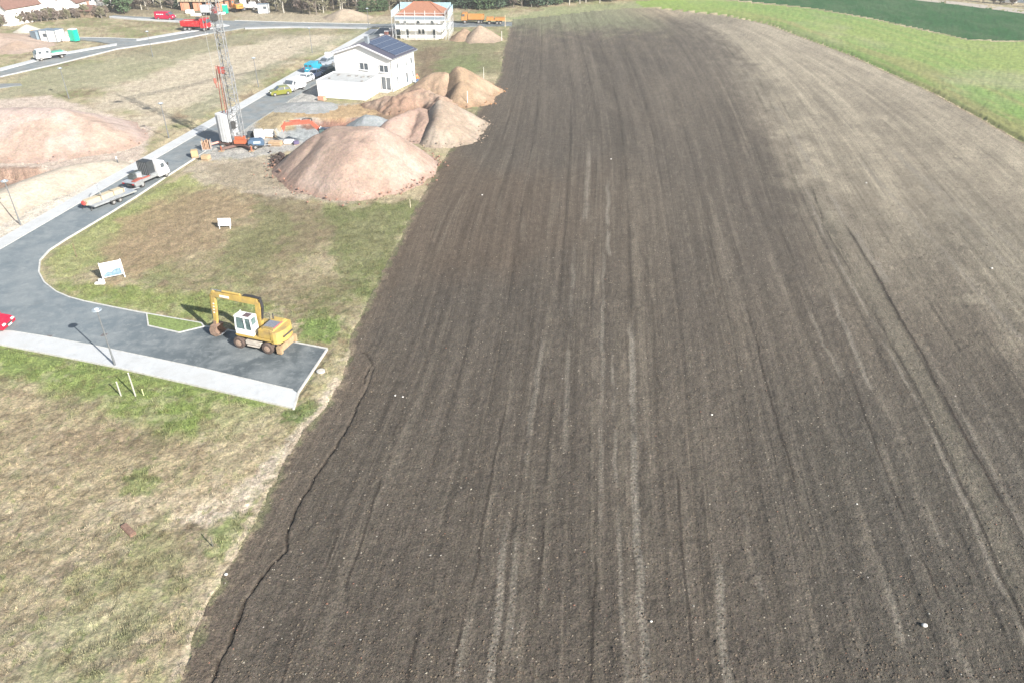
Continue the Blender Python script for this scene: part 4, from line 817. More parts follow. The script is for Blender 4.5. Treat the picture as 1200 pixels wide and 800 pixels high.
def truckcab(t, x0, L_, W_, H_, m, z0=.45, crew=False, slope=.35):
    out = [(x0, z0), (x0, H_ - .1), (x0 + .12, H_), (x0 + L_ - slope - .15, H_), (x0 + L_ - slope, H_ - .1), (x0 + L_ - .12, z0 + (H_ - z0) * .48), (x0 + L_, z0 + .35), (x0 + L_, z0)]
    cb = MB().prism(out, -W_ / 2, W_ / 2, bev=.05, inset=lambda p: .05 if p[1] > z0 + .8 else 0).obj('cab', m, t)
    a = Vector((x0 + L_ - slope + .02, 0, H_ - .18)); b_ = Vector((x0 + L_ - .12, 0, z0 + (H_ - z0) * .52)); q = b_ - a; n_ = Vector((-q.z, 0, q.x)).normalized()
    if n_.x < 0: n_ = -n_
    MB().bar(a + n_ * .06, b_ + n_ * .06, W_ * .84, .07).obj('windscreen', M_glass, cb)
    zz = z0 + (H_ - z0) * .68; hh_ = (H_ - z0) * .3
    for s_ in (-1, 1):
        xs_ = [x0 + L_ - slope - .42] + ([x0 + .5] if crew else [])
        for x_ in xs_: bx((x_, s_ * W_ / 2 * .965, zz), (.62, .05, hh_), bev=.01).obj('side_window', M_glass, cb)
        bx((x0 + L_ - .2, s_ * (W_ / 2 + .12), zz), (.12, .18, .32), bev=.02).obj('wing_mirror', M_under, cb)
        bx((x0 + L_, s_ * (W_ / 2 - .25), z0 + .22), (.08, .3, .18), bev=.02).obj('headlight', M_lamp_w, cb)
    bx((x0 + L_ + .02, 0, z0 - .02), (.1, W_ * .95, .22), bev=.02).obj('bumper', M_under, cb)
    return cb
# red hatchback at the left edge
a = G(-13, 384); car('parked_car', 'red car cut off by the left edge of the picture beside the pale pavement', 'car', (a[0], a[1], .02), R(-2), 4.2, 1.78, 1.48, (.45, .012, .04))
# cars on the street by the white house
a = G(327, 113); car('parked_car', 'yellow green hatchback with dark roof glass, nearest car on the street by the house', 'car', (a[0], a[1] + 1.0, .02), R(212), 3.9, 1.7, 1.5, (.17, .175, .03))
a = G(344, 107); van('white_van', 'white van with a dark windscreen between the yellow car and the white car', (a[0], a[1] + 1.2, .02), R(250), 4.9, 1.95, 2.0, (.60, .60, .61))
a = G(356.5, 98); car('parked_car', 'white hatchback behind the white van on the street by the garage', 'car', (a[0], a[1] + .8, .02), R(250), 4.2, 1.78, 1.5, (.62, .62, .63))
a = G(365, 93); car('parked_car', 'silver blue car half in the house shadow beside the white hatchback', 'car', (a[0] + .4, a[1] + 1.6, .02), R(252), 4.2, 1.75, 1.45, (.36, .42, .58), 'saloon')
a = G(366.5, 85); van('turquoise_van', 'bright turquoise van with dark rear window parked by the street', (a[0], a[1] + .8, .02), R(80), 4.6, 1.9, 1.9, (.015, .27, .38))
a = G(381, 78); car('parked_car', 'grey car in the shade left of the white house, beyond the turquoise van', 'car', (a[0], a[1] + .8, .02), R(250), 4.3, 1.78, 1.47, (.25, .28, .32), 'estate')
a = G(377.5, 88); car('parked_car', 'dark teal car deep in the shadow of the white house', 'car', (a[0] + .6, a[1] + .6, .02), R(248), 4.1, 1.75, 1.45, (.03, .07, .09))
a = G(385.5, 75); t = thing('site_toilet', 'white portable cabin standing at the far left corner of the solar house', 'toilet', (a[0], a[1], 0), R(10))
bx((0, 0, 1.1), (1.2, 1.2, 2.1), bev=.03).obj('cabin', mat('white_plastic', (.6, .6, .6), .5, var=.03), t); bx((0, 0, 2.2), (1.25, 1.25, .14), bev=.04).obj('roof', mat('white_plastic2', (.7, .72, .74), .5), t); bx((.05, -.61, 1.0), (.8, .03, 1.8)).obj('door', mat('white_plastic3', (.7, .7, .7), .5), t)
a = G(353, 105); t = thing('car_trailer', 'small white box trailer on the forecourt beside the white hatchback', 'trailer', (a[0], a[1], 0), R(70))
bx((0, 0, .75), (1.7, 1.1, .6), bev=.03).obj('box', mat('white_plastic', (.6, .6, .6), .5), t); MB().bar((.8, 0, .5), (1.9, 0, .45), .08, .08).obj('drawbar', M_steel, t)
for s_ in (-1, 1): wheel(t, -.1, s_ * .62, .28, .16)
# red van far left
a = G(193, 24); van('red_van', 'red delivery van with pale lettering on the far side street', (a[0], a[1] + .9, .02), R(-8), 5.3, 1.95, 2.1, (.36, .012, .05), letter=(.4, .3, .45, .3))
# white crew cab pickup with green load
a = G(54, 70); t = thing('pickup_truck', 'white crew cab dropside truck with a green tarpaulin on its bed at far left', 'truck', (a[0] + .8, a[1] + .6, .02), R(226))
mw = mat('white_paint', (.60, .60, .61), .35, var=.04, dirt=(.4, .38, .35), dirt_amt=.2)
truckcab(t, .1, 2.95, 2.0, 2.25, mw, .45, True, .55); bxp(-3.1, .2, -.45, .45, .45, .62).obj('chassis', M_under, t)
bxp(-3.2, 0, -1.05, 1.05, .80, .92).obj('bed_floor', M_steel, t)
for y_ in (-1.04, 1.04): bxp(-3.2, 0, y_ - .02, y_ + .02, .92, 1.25).obj('dropside', mat('grey_side', (.55, .58, .58), .4, .3), t)
bxp(-3.22, -3.18, -1.02, 1.02, .92, 1.25).obj('tailboard', mat('grey_side', (.55, .58, .58), .4, .3), t)
b = MB(); b.box((-1.5, 0, 1.3), (2.5, 1.85, .3), bev=.1); b.obj('tarpaulin', mat('green_tarp', (.06, .28, .20), .6, var=.15, bump=.03), t)
MB().tube((-.06, -.95, .9), (-.06, -.95, 2.1), .04).tube((-.06, .95, .9), (-.06, .95, 2.1), .04).tube((-.06, -.95, 2.1), (-.06, .95, 2.1), .04).obj('headboard', mat('white_paint', None), t)
for x_ in (2.2, -2.0):
    for s_ in (-1, 1): wheel(t, x_, s_ * .88, .36, .24)
# red tipper
a = G(231, 37); t = thing('tipper_truck', 'red three axle tipper lorry on the far street behind the crane mast', 'lorry', (a[0] - .3, a[1] + 1.0, .02), R(-8))
mr_ = mat('red_lorry_paint', (.38, .015, .02), .4, var=.08, dirt=(.45, .25, .2), dirt_amt=.2)
truckcab(t, 1.6, 1.9, 2.4, 3.0, mr_, .8, False, .25); bxp(-3.6, 3.2, -.5, .5, .7, .95).obj('chassis', M_under, t)
b = MB(); b.prism([(-3.6, 1.2), (-3.7, 2.4), (1.4, 2.55), (1.4, 1.2)], -1.2, -1.1).prism([(-3.6, 1.2), (-3.7, 2.4), (1.4, 2.55), (1.4, 1.2)], 1.1, 1.2).box((-1.1, 0, 1.16), (5, 2.39, .12)).box((1.42, 0, 1.9), (.08, 2.3, 1.4)).box((-3.65, 0, 1.75), (.08, 2.3, 1.1))
b.obj('tipping_body', mr_, t); bx((-1.1, 0, 2.1), (4.8, 2.18, .3), bev=.1).obj('load', mat('pale_load', (.5, .38, .34), .95, var=.2, bump=.05), t)
for k in range(5): bx((-3.2 + k * 1.1, -1.225, 1.85), (.1, .06, 1.1)).obj('side_rib', mr_, t)
bx((.8, 0, 3.0), (.9, 1.0, .5), bev=.1).obj('crane_head', M_under, t)
for x_ in (2.5, -1.5, -2.7):
    for s_ in (-1, 1): wheel(t, x_, s_ * 1.0, .48, .3)
# orange tipper and plant trailer
a = G(554, 28); t = thing('tipper_truck', 'orange tipper lorry parked beyond the tan heap by the far edge of the field', 'lorry', (a[0], a[1] + .8, .02), R(180))
mo = mat('orange_lorry_paint', tuple(srgb(240, 168, 90, .42)), .5, var=.08, dirt=(.4, .3, .2), dirt_amt=.25)
truckcab(t, 1.4, 1.7, 2.3, 2.7, mo, .8, False, .25); bxp(-3.0, 2.9, -.5, .5, .65, .9).obj('chassis', M_under, t)
b = MB(); b.prism([(-3.0, 1.1), (-3.1, 2.15), (1.2, 2.2), (1.2, 1.1)], -1.15, -1.05).prism([(-3.0, 1.1), (-3.1, 2.15), (1.2, 2.2), (1.2, 1.1)], 1.05, 1.15).box((-.9, 0, 1.06), (4.2, 2.28, .12)).box((1.22, 0, 1.65), (.08, 2.2, 1.1)).box((-3.05, 0, 1.6), (.08, 2.2, 1.0))
b.obj('tipping_body', mo, t)
bxp(-2.5, 2.4, -1.1, -.9, .5, .8).obj('side_guard', M_steel, t)
for x_ in (2.1, -1.6, -2.4):
    for s_ in (-1, 1): wheel(t, x_, s_ * .95, .46, .3)
a = G(579, 29); t = thing('plant_trailer', 'orange flat trailer hitched behind the orange tipper lorry', 'trailer', (a[0] + .3, a[1] + .8, .02), R(180))
bxp(-2.6, 2.4, -1.1, 1.1, .95, 1.2).obj('deck', mo, t); bxp(-2.6, .1, -1.1, 1.1, 1.2, 1.6).obj('load_box', mo, t); bxp(.4, 2.3, -1.0, 1.0, 1.2, 1.75).obj('load_box', mo, t); MB().bar((2.4, 0, .9), (3.6, 0, .7), .15, .12).obj('drawbar', M_under, t)
for x_ in (-1.4, -.5, 1.6):
    for s_ in (-1, 1): wheel(t, x_, s_ * .9, .40, .28)
# flatbed truck with black skip, and its trailer of boards
p0, p1 = G(163, 222.5), G(197, 207.5); az = math.atan2(p1[1] - p0[1], p1[0] - p0[0]); nx_, ny_ = -math.sin(az), math.cos(az)
t = thing('flatbed_truck', 'white cab flatbed truck with a black crate on its grey bed, on the street', 'truck', ((p0[0] + p1[0]) / 2 + nx_ * 1.0, (p0[1] + p1[1]) / 2 + ny_ * 1.0, .02), az)
truckcab(t, 1.15, 1.95, 2.05, 2.35, mw, .45, False, .6); bxp(-3.0, 1.3, -.42, .42, .45, .68).obj('chassis', M_under, t)
bxp(-3.1, 1.05, -1.05, 1.05, .86, 1.0).obj('bed_floor', mat('bed_grey', (.34, .37, .40), .6, .3, var=.2, scale=2), t)
for k in range(3): bxp(-3.1 + 1.38 * k, -1.76 + 1.38 * k, -1.10, -1.05, .72, 1.02).obj('folded_dropside', M_steel, t)
q = bxp(-.2, 1.0, -.7, .95, 1.02, 2.75, bev=.02).obj('crate', mat('black_crate', (.03, .035, .04), .7, var=.4), t)
for k in range(5): bx((-.215, -.5 + k * .3, 1.9), (.03, .05, 1.6)).obj('crate_rib', mat('crate_rib', (.14, .15, .16), .6), q)
b = MB(); b.box((-1.1, .55, 1.35), (1.5, .75, .7), bev=.05); b.box((-1.9, .35, 1.25), (.6, 1.0, .5), bev=.05); b.obj('machine_load', mat('dark_machine', (.06, .07, .07), .6, var=.4), t)
MB().tube((-1.2, -.05, 1.05), (-1.2, -.05, 1.7), .38, n=16).obj('drum', mat('grey_drum', (.42, .44, .45), .5, .3), t)
bx((-2.1, -.55, 1.08), (1.5, .5, .16), rz=.15, bev=.02).obj('red_bar', mat('red_tool', (.25, .07, .05), .7), t); bx((-.9, -.8, 1.07), (1.3, .18, .14), rz=-.1).obj('red_bar', mat('red_tool', None), t)
bx((.4, -.86, 1.1), (1.0, .3, .2)).obj('tool_box', M_steel, t)
MB().tube((1.9, .4, 2.38), (3.9, .75, 2.45), .035, n=6).obj('roof_bar', mat('pale_concrete', None), t)
bxp(-2.9, -1.6, -1.04, -.8, .45, .75).obj('side_guard', M_steel, t)
for x_ in (2.45, -1.75):
    for s_ in (-1, 1): wheel(t, x_, s_ * .86, .36, .26)
for s_ in (-1, 1): bx((-3.12, s_ * .8, .8), (.05, .3, .14)).obj('tail_light', M_lamp_r, t)
p0, p1 = G(114, 247), G(157, 230.5); az = math.atan2(p1[1] - p0[1], p1[0] - p0[0]); nx_, ny_ = -math.sin(az), math.cos(az)
t = thing('flat_trailer', 'low galvanised trailer loaded with a long pile of pale boards behind the flatbed truck', 'trailer', ((p0[0] + p1[0]) / 2 + nx_ * .9, (p0[1] + p1[1]) / 2 + ny_ * .9, .02), az)
bxp(-2.9, 3.1, -1.0, 1.0, .52, .64).obj('deck', mat('bed_grey', None), t)
for y_ in (-1.0, 1.0): MB().bar((-2.9, y_, .60), (3.1, y_, .60), .1, .2).obj('side_rail', M_steel, t)
MB().bar((3.1, 0, .55), (4.3, 0, .5), .12, .12).obj('drawbar', M_steel, t)
for x_ in (-.4, .5):
    for s_ in (-1, 1): wheel(t, x_, s_ * 1.12, .30, .18); 
for x_ in (-.4, .5): bx((x_, -1.14, .66), (.75, .24, .05)).obj('mudguard', M_steel, t)
M_board = mat('pale_timber', tuple(srgb(232, 216, 184, .48)), .8, var=.12, scale=2)
t2 = thing('board_stack', 'long pile of pale timber boards strapped on the low trailer, red flag at its end', 'timber', t.location[:], az); t2.location.z = .02
rr = random.Random(5)
for k in range(4):
    for j in range(4): bx((-.55 + rr.uniform(-.15, .15), .02 + .21 * j, .72 + .13 * k), (5.4 - .1 * k, .2, .12)).obj('board', M_board, t2)
for x_ in (-1.2, .6, 2.0): bx((x_, .34, .93), (.06, .92, .6)).obj('strap', mat('dark_strap', (.1, .08, .07), .8), t2)
bx((-3.35, .2, .98), (.35, .5, .45), bev=.08).obj('red_flag', mat('red_cloth', (.55, .06, .05), .8), t2)
MB().tube((-3.1, -.6, .1), (-2.9, -.6, .6), .04).tube((-3.2, .9, .05), (-3.0, .9, .6), .04).obj('prop', M_under, t2)
b = MB(); b.tube((-1.0, -.2, .6), (-1.25, -.1, 2.5), .045, n=6).tube((-1.25, -.1, 2.5), (-.55, .1, 2.75), .045, n=6); b.obj('bent_post', M_steel, t2)
# ---------------- excavators ----------------
def digger(t, my, mc, wheeled=True, prof=None, boomw=.36, dark=None, bucket_m=None):
    """x forward, y left; prof: (root, elbow, end, stick end, bucket tip) in x,z"""
    md = dark or mat('machine_grey', (.07, .07, .075), .7, var=.3, dirt=(.32, .26, .2), dirt_amt=.3)
    if wheeled:
        mm = mat('muddy_rim', tuple(srgb(206, 178, 158, K)), .9, var=.3, scale=8)
        mt2 = mat('muddy_tyre', tuple(srgb(126, 108, 100, K * .8)), .95, var=.4, scale=7, bump=.02)
        for x_ in (-1.42, 1.42):
            for s_ in (-1, 1): wheel(t, x_, s_ * 1.06, .54, .5, mm, mt2)
        MB().box((0, 0, .78), (3.4, .95, .5), bev=.05).obj('chassis', md, t)
        for x_ in (-1.42, 1.42): MB().tube((x_, -.9, .55), (x_, .9, .55), .13).obj('axle', md, t)
        st_ = MB()
        for s_ in (-1, 1): st_.box((0, s_ * .98, .72), (1.5, .45, .34), bev=.03).box((0, s_ * 1.12, .46), (1.2, .3, .06))
        st_.obj('side_step', mat('pale_mud_steel', (.42, .38, .33), .8, var=.3), t)
        b = MB(); b.box((-2.55, 0, .55), (.16, 2.4, .62), bev=.04); b.bar((-2.5, .5, .6), (-1.7, .5, .75), .18, .2); b.bar((-2.5, -.5, .6), (-1.7, -.5, .75), .18, .2)
        for s_ in (-1, 1): b.box((-2.5, s_ * 1.05, .5), (.5, .34, .7), bev=.05)
        b.obj('dozer_blade', mat('muddy_blade', tuple(srgb(214, 182, 142, K)), .9, var=.25), t)
    else:
        for s_ in (-1, 1):
            MB().prism([(-1.5, .25), (-1.3, .02), (1.3, .02), (1.5, .25), (1.5, .5), (1.3, .7), (-1.3, .7), (-1.5, .5)], s_ * 1.15 - .22, s_ * 1.15 + .22, bev=.05).obj('track', M_dark, t)
        MB().box((0, 0, .6), (1.8, 1.9, .35)).obj('chassis', md, t)
    MB().tube((0, 0, .95), (0, 0, 1.22), .62, n=18).obj('slew_ring', md, t)
    # upper works
    MB().prism([(-2.2, 1.2), (1.45, 1.2), (1.6, 1.3), (1.6, 1.42), (-2.2, 1.42)], -1.22, 1.22, bev=.03).obj('deck', my, t)
    MB().prism([(-2.35, 1.42), (-2.25, 2.12), (-2.0, 2.26), (-.75, 2.24), (-.62, 1.42)], -1.18, 1.18, bev=.07).obj('engine_cover', my, t)
    b = MB(); pts = [(-2.2 - .62 * math.cos(a_), 1.22 * math.sin(a_)) for a_ in np.linspace(-math.pi / 2, math.pi / 2, 9)] + [(-1.95, 1.22), (-1.95, -1.22)]
    b.poly(pts, 1.12, 2.16); b.obj('counterweight', my, t)
    bx((-1.4, .05, 2.255), (1.05, 1.0, .06), bev=.015).obj('bonnet_grille', mat('grey_grille', (.16, .17, .20), .6, var=.3, scale=12), t)
    bx((-2.0, .05, 2.26), (.12, 1.3, .05)).obj('warning_stripe', mat('red_stripe', (.45, .13, .12), .7), t)
    bx((-2.84, 0, 1.62), (.03, 1.3, .16)).obj('rear_slot', M_under, t)
    MB().tube((-1.0, -.75, 2.2), (-1.0, -.75, 2.75), .06).obj('exhaust', M_under, t)
    MB().prism([(-.6, 1.42), (-.6, 1.9), (1.3, 1.75), (1.45, 1.42)], -1.18, -.42, bev=.05).obj('tank_box', my, t)
    h = MB()
    for a_, c_ in (((-2.1, .98, 2.25), (-2.1, .98, 2.5)), ((-1.1, .98, 2.25), (-1.1, .98, 2.5)), ((-2.1, .98, 2.5), (-1.1, .98, 2.5)), ((.9, -1.15, 1.8), (.9, -1.15, 2.4)), ((-.3, -1.15, 1.9), (-.3, -1.15, 2.4)), ((-.3, -1.15, 2.4), (.9, -1.15, 2.4))): h.tube(a_, c_, .025, n=6)
    h.obj('handrail', md, t)
    # cab with pillars and panes
    x0, x1, y0, y1, z0, z1 = -.22, 1.52, .36, 1.22, 1.42, 3.12
    cb = MB(); cb.box(((x0 + x1) / 2, (y0 + y1) / 2, 1.68), (x1 - x0, y1 - y0, .52), bev=.04); cb.box(((x0 + x1) / 2 - .05, (y0 + y1) / 2, z1), (x1 - x0 - .02, y1 - y0 + .04, .12), bev=.05)
    for x_, xt in ((x0 + .05, x0 + .06), (x1 - .05, x1 - .2), (.48, .48)):
        for y_ in (y0 + .05, y1 - .05): cb.bar((x_, y_, 1.9), (xt, y_, z1), .09, .08, up=(1, 0, 0))
    cb.box((x0 + .03, (y0 + y1) / 2, 2.15), (.07, y1 - y0 - .02, .5))
    cb = cb.obj('cab', mc, t)
    cb2 = MB().prism([(x0 + .08, 1.9), (x1 - .09, 1.9), (x1 - .24, z1 - .04), (x0 + .09, z1 - .04)], y0 + .07, y1 - .07)
    cb2.obj('cab_glass', mat('cab_glass', (.10, .15, .15), .1, var=.4, scale=2, spec=.8), cb)
    bx((.35, (y0 + y1) / 2, z1 + .07), (.6, .6, .04), bev=.01).obj('roof_hatch', mat('smoked_hatch', (.10, .07, .08), .3), cb)
    for s_ in (.12, .74): MB().tube((x1 - .28, y0 + s_, z1 + .05), (x1 - .28, y0 + s_, z1 + .2), .06).obj('work_light', M_lamp_w, cb)
    # arm
    root, elb, end, se, tip = prof; 
    def arm(a, c, wa, wm, wc, name, y_=0.0, th_=boomw, m=my):
        a = Vector((a[0], 0, a[1])); c = Vector((c[0], 0, c[1])); d = (c - a); n = Vector((-d.z, 0, d.x)).normalized(); mid = a + d * .45
        pts = [a - n * wa, a + n * wa, mid + n * wm, c + n * wc, c - n * wc, mid - n * wm * .9]
        return MB().prism([(p.x, p.z) for p in pts], y_ - th_ / 2, y_ + th_ / 2, bev=.02).obj(name, m, t)
    yb = -.05
    arm(root, elb, .26, .28, .25, 'boom_base', yb)
    bm_ = arm(elb, end, .30, .30, .20, 'boom', yb, boomw - .03)
    arm(end, se, .17, .24, .13, 'stick', yb, boomw - .08)
    arm((end[0] + (end[0] - se[0]) * .12 - .1, end[1] + .38), end, .08, .12, .2, 'stick_heel', yb, boomw - .1)
    def ram(a, c, r, name='ram'):
        a = Vector((a[0], yb, a[1])); c = Vector((c[0], yb, c[1])); o = MB().tube(a, a + (c - a) * .62, r, n=10).obj(name, my if r > .08 else md, t)
        MB().tube(a + (c - a) * .6, c, r * .55, n=8).obj('piston_rod', mat('chrome_rod', (.6, .6, .6), .2, .9), o)
    ram((root[0] + .7, root[1] - .2), (elb[0] * .55 + root[0] * .45 + .3, elb[1] * .6 + root[1] * .4), .10)
    mid = ((elb[0] * .62 + end[0] * .38), (elb[1] * .62 + end[1] * .38) + .38); ram(mid, (end[0] + .05, end[1] + .42), .09)
    ram((end[0] + .28, end[1] - .1), (se[0] + .32, se[1] + .45), .085)
    hs = MB(); q = None
    for k in range(4):
        pts = [(root[0] - .25, root[1] + .4), (elb[0] - .35, elb[1] - .5), (elb[0] - .25, elb[1] + .36), (elb[0] + .6, elb[1] + .44), (elb[0] * .7 + end[0] * .3, elb[1] * .7 + end[1] * .3 + .42)]
        for a_, c_ in zip(pts[:-1], pts[1:]): hs.tube((a_[0], yb - .12 + .08 * k, a_[1]), (c_[0], yb - .12 + .08 * k, c_[1]), .035, n=6)
    hs.obj('hoses', M_dark, t)
    if wheeled:
        for k in range(4): bx((end[0] + .05 + .05 * k, yb + (boomw - .08) / 2 + .01, end[1] - .9 - .3 * k), (.14, .02, .12), ry=.2).obj('stick_marking', mat('pale_plate', (.72, .70, .64), .5), t)
        bx((end[0] * .72 + elb[0] * .28, yb + boomw / 2 + .0, end[1] * .72 + elb[1] * .28), (.95, .03, .2), ry=.0).obj('maker_plate', mat('pale_plate', (.72, .70, .64), .5), bm_)
    bmt = bucket_m or mat('muddy_bucket', tuple(srgb(184, 154, 134, K)), .85, var=.3, scale=4)
    MB().bar((se[0], yb, se[1] + .3), (se[0] + .08, yb, se[1] - .15), .34, .3).obj('quick_coupler', bmt, t)
    dx, dz = tip[0] - se[0], tip[1] - se[1]
    pts = [(se[0] - .32, se[1] - .1), (se[0] + .3, se[1] - .08), (se[0] + .5, se[1] - .55), (tip[0] + .25, tip[1] + .15), (tip[0] - .2, tip[1]), (tip[0] - .75, tip[1] + .25), (se[0] - .1, se[1] - .6)]
    bk = MB()
    for y_ in (-.52, .46): bk.prism(pts, yb + y_, yb + y_ + .06)
    for i_ in (0, 1, 2, 3, 4): bk.bar((pts[i_][0], yb, pts[i_][1]), (pts[i_ + 1][0], yb, pts[i_ + 1][1]), .98, .05)
    bk = bk.obj('bucket', bmt, t)
    for k in range(5): MB().bar((tip[0] - .7, yb - .42 + .21 * k, tip[1] + .24), (tip[0] - .98, yb - .42 + .21 * k, tip[1] + .36), .08, .06).obj('bucket_tooth', M_steel, bk)
    return t
myel = mat('machine_yellow', tuple(srgb(234, 200, 112, .50)), .55, var=.14, scale=2, dirt=tuple(srgb(186, 160, 124, .5)), dirt_amt=.6)
mcab = mat('cab_white', (.74, .75, .74), .4, var=.05, dirt=(.45, .42, .36), dirt_amt=.15)
EX = thing('wheeled_excavator', 'large yellow wheeled excavator with a white cab parked on the asphalt bay', 'excavator', (-21.55, 55.0, .02), R(160.8))
digger(EX, myel, mcab, True, ((-.05, 1.6), (-.35, 4.15), (4.2, 4.1), (4.55, 1.15), (4.75, .05)))
t = thing('tracked_excavator', 'red tracked excavator with a dark cab working in the pit behind the pink heap', 'excavator', (*G(389, 167)[:2], -.8), R(177))
digger(t, mat('machine_red', (.42, .11, .07), .5, var=.08, dirt=(.4, .25, .2), dirt_amt=.2), mat('dark_cab', (.03, .05, .08), .4, var=.1), False, ((.5, 1.5), (2.9, 3.9), (6.9, 3.4), (7.3, 2.3), (7.4, 1.4)), .34, bucket_m=mat('grey_bucket', (.35, .36, .36), .6, .3))
a = G(277, 14); t = thing('tracked_excavator', 'small orange yellow excavator with raised boom, far off beyond the crane mast', 'excavator', (a[0], a[1], 0), R(140))
digger(t, mat('machine_orange', tuple(srgb(238, 160, 70, .6)), .5, var=.08), mat('orange_cab', tuple(srgb(230, 140, 90, .6)), .4), False, ((.5, 1.6), (1.2, 4.6), (3.8, 5.2), (4.6, 3.4), (4.6, 2.4)), .4)
a = G(39.5, 43); t = thing('digger_bucket', 'loose yellow digger bucket lying by the sand pile at far left', 'bucket', (a[0], a[1], 0), R(30))
b = MB(); pts = [(-.7, .0), (.5, .0), (1.0, .5), (.9, 1.2), (-.2, 1.3)]
for y_ in (-1.0, .94): b.prism(pts, y_, y_ + .06)
for i_ in (0, 1, 2, 3): b.bar((pts[i_][0], 0, pts[i_][1]), (pts[i_ + 1][0], 0, pts[i_ + 1][1]), 1.95, .06)
b.obj('shell', mat('yellow_steel', tuple(srgb(240, 180, 70, .6)), .5), t); bx((-.72, 0, .03), (.1, 1.9, .08)).obj('cutting_edge', M_steel, t)
# ---------------- tower crane ----------------
CX, CY = -40.2, 109.9
CR = thing('tower_crane', 'self erecting lattice tower crane on an orange base with white concrete ballast', 'crane', (CX, CY, 0))
M_lat = mat('crane_grey', (.24, .25, .26), .5, .3, var=.25, scale=3); M_or = mat('crane_orange', (.36, .10, .045), .5, var=.12)
def lattice(z0, z1, w_, step, name, r=.055):
    b = MB(); h = w_ / 2; cs = [(-h, -h), (h, -h), (h, h), (-h, h)]
    for c_ in cs: b.tube((c_[0], c_[1], z0), (c_[0], c_[1], z1), r, n=6)
    z = z0; k = 0
    while z < z1 - .01:
        zn = min(z + step, z1)
        for i in range(4):
            p, q = cs[i], cs[(i + 1) % 4]
            if k % 2: p, q = q, p
            b.tube((p[0], p[1], z), (q[0], q[1], zn), r * .55, n=5); b.tube((p[0], p[1], z), (q[0], q[1], z), r * .5, n=5)
        z = zn; k += 1
    return b.obj(name, M_lat, CR)
lattice(.9, 11.4, 1.25, .85, 'lower_mast', .065); lattice(10.2, 22.3, 1.0, .8, 'upper_mast', .06)
bx((-.3, -.6, 3.4), (.5, .35, 1.0)).obj('switch_box', M_under, CR); bx((-.1, -.65, 17.9), (.9, .5, .8), bev=.04).obj('pulley_block', M_under, CR); bx((-.6, -.4, 11.0), (.9, .5, .9), bev=.05).obj('pulley_block', mat('dark_red', (.25, .05, .04), .6), CR)
b = MB()
for a_, c_ in (((-2.2, -2.2), (2.2, 2.2)), ((-2.2, 2.2), (2.2, -2.2))): b.bar((a_[0], a_[1], .35), (c_[0], c_[1], .35), .35, .32)
b.box((0, 0, .65), (1.9, 1.9, .5), bev=.05); b.obj('base_frame', mat('dark_frame', (.12, .07, .06), .7), CR)
q = MB(); q.box((.3, -.9, 1.05), (1.7, .8, .6), bev=.06); q.box((.2, -.4, 1.5), (1.5, .6, .35), bev=.05); q.obj('winch_housing', M_or, CR)
for x_, y_ in ((-2.2, -2.2), (2.2, -2.2), (2.2, 2.2), (-2.2, 2.2)):
    f_ = MB().tube((x_, y_, .1), (x_, y_, .75), .09).obj('outrigger_jack', M_or, CR); bx((x_, y_, .06), (.7, .7, .12)).obj('jack_pad', mat('weathered_wood', None), f_)
# ballast: upright concrete slabs side by side
bc = G(268.8, 172); bx_, by_ = bc[0] - CX, bc[1] - CY + .9
azb = R(-20)
for k in range(7):
    o = bx((0, 0, 0), (.36, 2.5 * math.sqrt(1 - ((k - 3) / 3.7) ** 2), 4.0), bev=.03).obj('ballast_slab', mat('ballast_concrete', (.46, .47, .48), .9, var=.08, scale=2), CR)
    dxk = -1.12 + .372 * k; o.location = (bx_ + dxk * math.cos(azb), by_ + dxk * math.sin(azb) + (.02 if k % 2 else 0), 2.7 + (.03 if k % 2 else 0)); o.rotation_euler = (0, 0, azb)
bx((bx_, by_, .5), (2.8, 2.1, .35), rz=azb).obj('ballast_frame', mat('dark_frame', None), CR)
MB().bar((bx_ - 1.6, by_ - .6, .6), (bx_ - 3.2, by_ - 1.6, .35), .2, .25).obj('tow_bar', mat('pinkish_steel', (.5, .26, .22), .7), CR)
for x_ in (-.35, .15): MB().bar((bx_ + x_, by_, 4.7), (bx_ + x_ * .6 + .2, by_ + .1, 11.3), .12, .12).obj('ballast_strut', mat('strut_red', (.32, .12, .09), .6), CR)
MB().bar((bx_ + .2, by_ + .1, 11.2), (-.5, -.3, 11.0), .16, .2).obj('strut_head', mat('strut_red', None), CR)
MB().tube((-.75, -.3, 10.6), (-.95, -.3, 4.8), .06, n=6).obj('stay_rope', mat('strut_red', None), CR)
wheel(CR, -2.3, -1.2, .42, .3); wheel(CR, -2.3, 1.2, .42, .3); wheel(CR, 1.9, -1.4, .42, .3)
